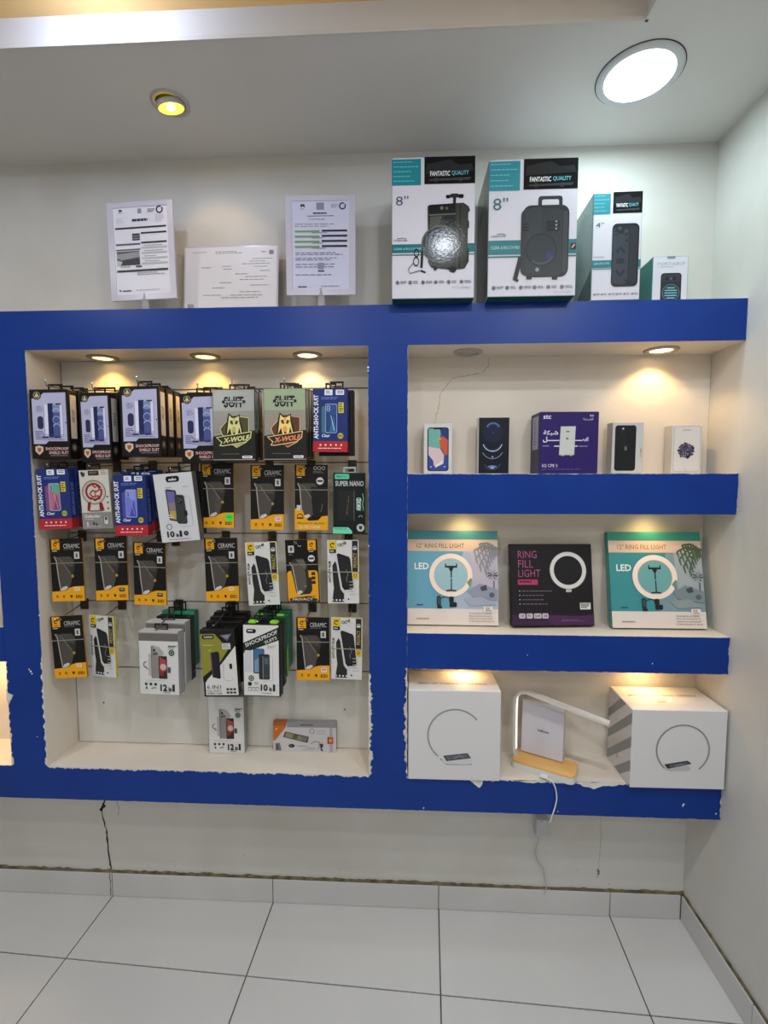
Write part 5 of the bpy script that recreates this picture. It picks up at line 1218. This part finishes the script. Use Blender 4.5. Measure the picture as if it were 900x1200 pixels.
def draw_a(P):
    emblem(P, .86, .045, .065); P.lines(.64, .03, .78, .075, 3, '#55545c', 2, .5, 2); P.rrect(.46, .02, .53, .075, .005, '#8b8a90'); P.poly([(.11, .02), (.17, .02), (.18, .055), (.155, .04), (.125, .055)], '#2f2e35'); P.lines(.1, .06, .19, .075, 1, '#55545c', 3)
    P.lines(.06, .12, .22, .19, 4, '#b9b8be', 4, .3, 3); P.lines(.78, .10, .95, .19, 5, '#a3a2a9', 5, .3, 3); P.lines(.35, .135, .66, .17, 1, '#33323a', 6, .8, 4)
    P.rect(.03, .225, .97, .245, '#27262c'); P.rect(.50, .29, .97, .31, '#27262c'); P.rect(.34, .30, .48, .38, '#3a3640'); P.rect(.35, .325, .47, .335, '#8f6f75'); P.rect(.35, .355, .47, .362, '#a3a2a9'); P.rect(.03, .41, .48, .43, '#55545c'); P.rect(.5, .40, .97, .42, '#27262c')
    for v in (.46, .52, .58, .64): P.rect(.5, v, .97, v + .018, '#b5b2b4'); P.lines(.55, v - .02, .9, v - .008, 1, '#8f8e94', int(v * 100), .6, 5)
    P.rect(.03, .475, .48, .49, '#55545c'); P.rect(.04, .50, .46, .66, '#4a4a4d'); P.poly([(.04, .53), (.46, .51), (.46, .57), (.3, .585), (.12, .60), (.04, .575)], '#8d8f90'); P.poly([(.12, .60), (.46, .585), (.46, .66), (.1, .66)], '#26272a'); P.poly([(.04, .60), (.14, .62), (.1, .66), (.04, .66)], '#b5b6b5'); P.rect(.38, .67, .49, .69, '#3a3640'); P.lines(.1, .672, .35, .688, 1, '#8f8e94', 3, .6, 4)
    P.rect(.03, .715, .97, .738, '#27262c'); P.lines(.4, .75, .95, .79, 2, '#8f8e94', 4, .4, 8); P.poly([(.05, .935), (.08, .945), (.09, .965), (.06, .955)], '#2f2e35'); P.lines(.12, .95, .30, .965, 1, '#3a3940', 5, .8, 3); P.lines(.36, .95, .95, .962, 1, '#a3a2a9', 7, .6, 8)
def draw_b(P):
    emblem(P, .88, .06, .06, '#3a3a48'); P.lines(.68, .04, .80, .085, 3, '#8f8da3', 2, .5, 2); P.rrect(.43, .02, .56, .10, .005, '#8b899c'); P.poly([(.15, .035), (.22, .035), (.235, .075), (.19, .055), (.16, .075)], '#3a3a48'); P.lines(.15, .085, .24, .10, 1, '#4a4a58', 3)
    P.lines(.37, .13, .63, .15, 1, '#2f2e3c', 6, .8, 4); P.rect(.27, .165, .73, .172, '#55546a'); P.lines(.3, .20, .7, .215, 1, '#8684a0', 4, .7, 6)
    for v in (.255, .28): P.lines(.05, v, .95, v + .012, 1, '#8684a0', int(v * 100), .7, 7)
    for k in range(4):
        v = .325 + k * .058; P.rect(.05, v + .006, .48, v + .027, '#6f9c5f'); P.rect(.52, v, .96, v + .022, '#26283a'); P.lines(.35, v + .03, .62, v + .042, 1, '#7d7b96', k + 2, .7, 5)
    for v in (.58, .60, .64, .66, .71, .74, .83): P.lines(.06, v, .95, v + .012, 1, '#7d7b96', int(v * 130), .7, 9)
    P.rrect(.45, .70, .55, .77, .005, '#8b899c'); P.rect(.45, .785, .56, .80, '#3a3a48'); P.lines(.1, .965, .28, .98, 1, '#3a3a48', 5, .8, 3); P.lines(.5, .96, .95, .975, 1, '#8f8da3', 7, .6, 8)
sign_holder('clear stand holding a certificate with dark bars and a small photo', -.857, -.10, 2.255, .216, .298, -1.0, -2.5, draw_a, '#dcd9df')
sign_holder('clear stand holding a certificate with green and black bars', -.294, -.10, 2.258, .215, .296, .2, 1, draw_b, '#c9c9de')
t = thing('document_holder', 'landscape licence sheet in a clear sleeve between the two certificate stands', 'document', (-.599, -.058, ZT + .0025), None, rot=(-R(4), R(.8), R(-2)))
obj('clear_sleeve', box(-.157, .157, .0005, .003, 0, .237), M_FROST, t)
pa = obj('licence_sheet', box(-.152, .152, -.001, .0005, .001, .232), mat('#d5d2d4', .35), t)
P = Print(.304, .231)
P.rrect(.915, .05, .965, .11, .005, '#77757c'); P.lines(.83, .065, .90, .09, 1, '#8f8d93', 3, .6, 2); P.lines(.33, .055, .66, .10, 2, '#6d6b72', 4, .35, 9); P.lines(.08, .055, .25, .085, 2, '#a9a7ad', 5, .35, 4)
for k, (u0, u1, v) in enumerate(((.73, .97, .16), (.70, .97, .195), (.62, .93, .23), (.40, .55, .26), (.75, .97, .27), (.18, .30, .275), (.42, .52, .30), (.82, .97, .33), (.55, .75, .37), (.66, .97, .41), (.6, .92, .45), (.38, .55, .49), (.72, .97, .53), (.3, .5, .56), (.6, .95, .62), (.2, .4, .66), (.5, .97, .665), (.4, .9, .70))):
    P.lines(u0, v, u1, v + .016, 1, '#97959b', k, .6, 6)
P.rrect(.03, .79, .10, .88, .004, '#9b999f'); P.rect(.12, .86, .30, .99, '#8b898f'); P.rect(.33, .84, .97, .99, '#7f7d84'); P.rect(.03, .90, .05, .99, '#8b898f')
for nm, me in P.meshes():
    me.transform(Matrix.Translation((0, -.001, .001))); link(nm, me, pa)

# ------------------------------------------------------------------ wireless charging lamp, small white box, cord
lampt = thing('desk_lamp', 'white arched desk lamp on a pale wood charging base, bottom right shelf', 'lamp', (.424, -.112, N3B + LIFT), None, rot=(0, 0, R(-28)))
def rslab(x0, x1, y0, y1, z0, z1, r, seg=6):
    bm = bmesh.new(); pts = []
    for cx, cy, a in ((x1 - r, y1 - r, 0), (x0 + r, y1 - r, 90), (x0 + r, y0 + r, 180), (x1 - r, y0 + r, 270)):
        for k in range(seg + 1):
            tt = R(a + 90 * k / seg); pts.append((cx + r * math.cos(tt), cy + r * math.sin(tt)))
    lo = [bm.verts.new((p[0], p[1], z0)) for p in pts]; hi = [bm.verts.new((p[0], p[1], z1)) for p in pts]
    bm.faces.new(lo[::-1]); bm.faces.new(hi); n = len(pts)
    for k in range(n): bm.faces.new((lo[k], lo[(k + 1) % n], hi[(k + 1) % n], hi[k]))
    bmesh.ops.bevel(bm, geom=[e for e in bm.edges if abs(e.verts[0].co.z - e.verts[1].co.z) < 1e-6], offset=.0012, segments=2, affect='EDGES')
    return bm
obj('base', rslab(-.098, .098, -.046, .046, 0, .019, .016), mat('#d3d3d0', .35), lampt)
obj('wood_top', rslab(-.0975, .0975, -.0455, .0455, .019, .027, .016), M_WOOD, lampt)
arm = spline([(-.088, -.012, .02), (-.094, -.012, .05), (-.095, -.012, .10), (-.095, -.012, .20), (-.090, -.012, .232), (-.070, -.012, .248), (-.04, -.012, .246), (.05, -.012, .231), (.14, -.012, .216), (.187, -.012, .208)], 5)
bm = bmesh.new()
def ribbon(bm, P, wy, tz, off=0):
    prev = None
    for i, p in enumerate(P):
        d = (P[min(i + 1, len(P) - 1)] - P[max(i - 1, 0)]).normalized(); n = Vector((d.z, 0, -d.x))   # inner side normal
        q = [bm.verts.new(p + Vector((0, sy * wy, 0)) + n * (off + sn * tz)) for sy, sn in ((-1, -1), (1, -1), (1, 1), (-1, 1))]
        if prev:
            for a in range(4): bm.faces.new((prev[a], prev[(a + 1) % 4], q[(a + 1) % 4], q[a]))
        else: bm.faces.new(q)
        prev = q
    bm.faces.new(prev[::-1])
ribbon(bm, arm, .0115, .0042); obj('arm', bm, mat('#d0cbc4', .3), lampt)
bm = bmesh.new(); ribbon(bm, arm[5:24], .008, .0008, .0048); obj('light_strip', bm, mat('#fff6ea', .4, 0, .5, .9), lampt)
bm = bmesh.new(); ribbon(bm, arm[24:], .008, .0008, .0048); obj('diffuser_strip', bm, mat('#d9cfc4', .4), lampt)
obj('plug', box(-.002, .022, -.062, -.0455, .004, .011, .002), mat('#d5d8d8', .4), lampt)
cord = bpy.data.objects.new('cord_tmp', None)
Mi = (Matrix.Translation((.424, -.112, N3B)) @ Matrix.Rotation(R(-28), 4, 'Z')).inverted()
pts = [(.406, -.172, .6065), (.413, -.178, .6075), (.425, -.184, .605), (.436, -.186, .585), (.4425, -.183, .55), (.439, -.181, .52), (.431, -.179, .488), (.428, -.165, .455), (.432, -.10, .41), (.44, -.04, .36), (.441, -.03, .335)]
bm = bmesh.new(); tube(bm, [Mi @ p for p in spline(pts, 6)], .0022, 7); obj('charging_cord', bm, mat('#d9dad8', .4), lampt, True)
t = thing('power_adapter', 'small pale power adapter plugged in below the blue unit, loose cord under it', 'adapter', (.4455, -.0005, .302))
obj('housing', box(-.022, .022, -.034, 0, .003, .064, .004), mat('#b9b8bd', .4), t)
pts = [(-.008, -.02, .003), (-.012, -.018, -.03), (-.018, -.012, -.07), (-.006, -.008, -.11), (.012, -.007, -.132), (.02, -.008, -.17), (.022, -.016, -.205), (.012, -.02, -.222)]
bm = bmesh.new(); tube(bm, spline(pts, 6), .0018, 6); obj('loose_cord', bm, mat('#b3b2ae', .5), t, True)
# white box resting on the wooden base
wb = place_kind = None
def b_small():
    w, t, h = .134, .032, .176; P = Print(w, h); P.text('infinix', .40, .50, .67, .545, '#3d3b42', .02)
    return [('carton', body_mesh(w, t, h, '#c8c4cb', '#c9c2bf', '#d6cfca', bev=.0012))] + P.meshes()
BUILD['small'] = b_small
place('small', 'phone_accessory_box', 'plain white box with tiny dark lettering standing on the wooden lamp base', 'accessory box', .4172, -.0925, N3B + .0304, .176, 0, -28, 4, None, True)
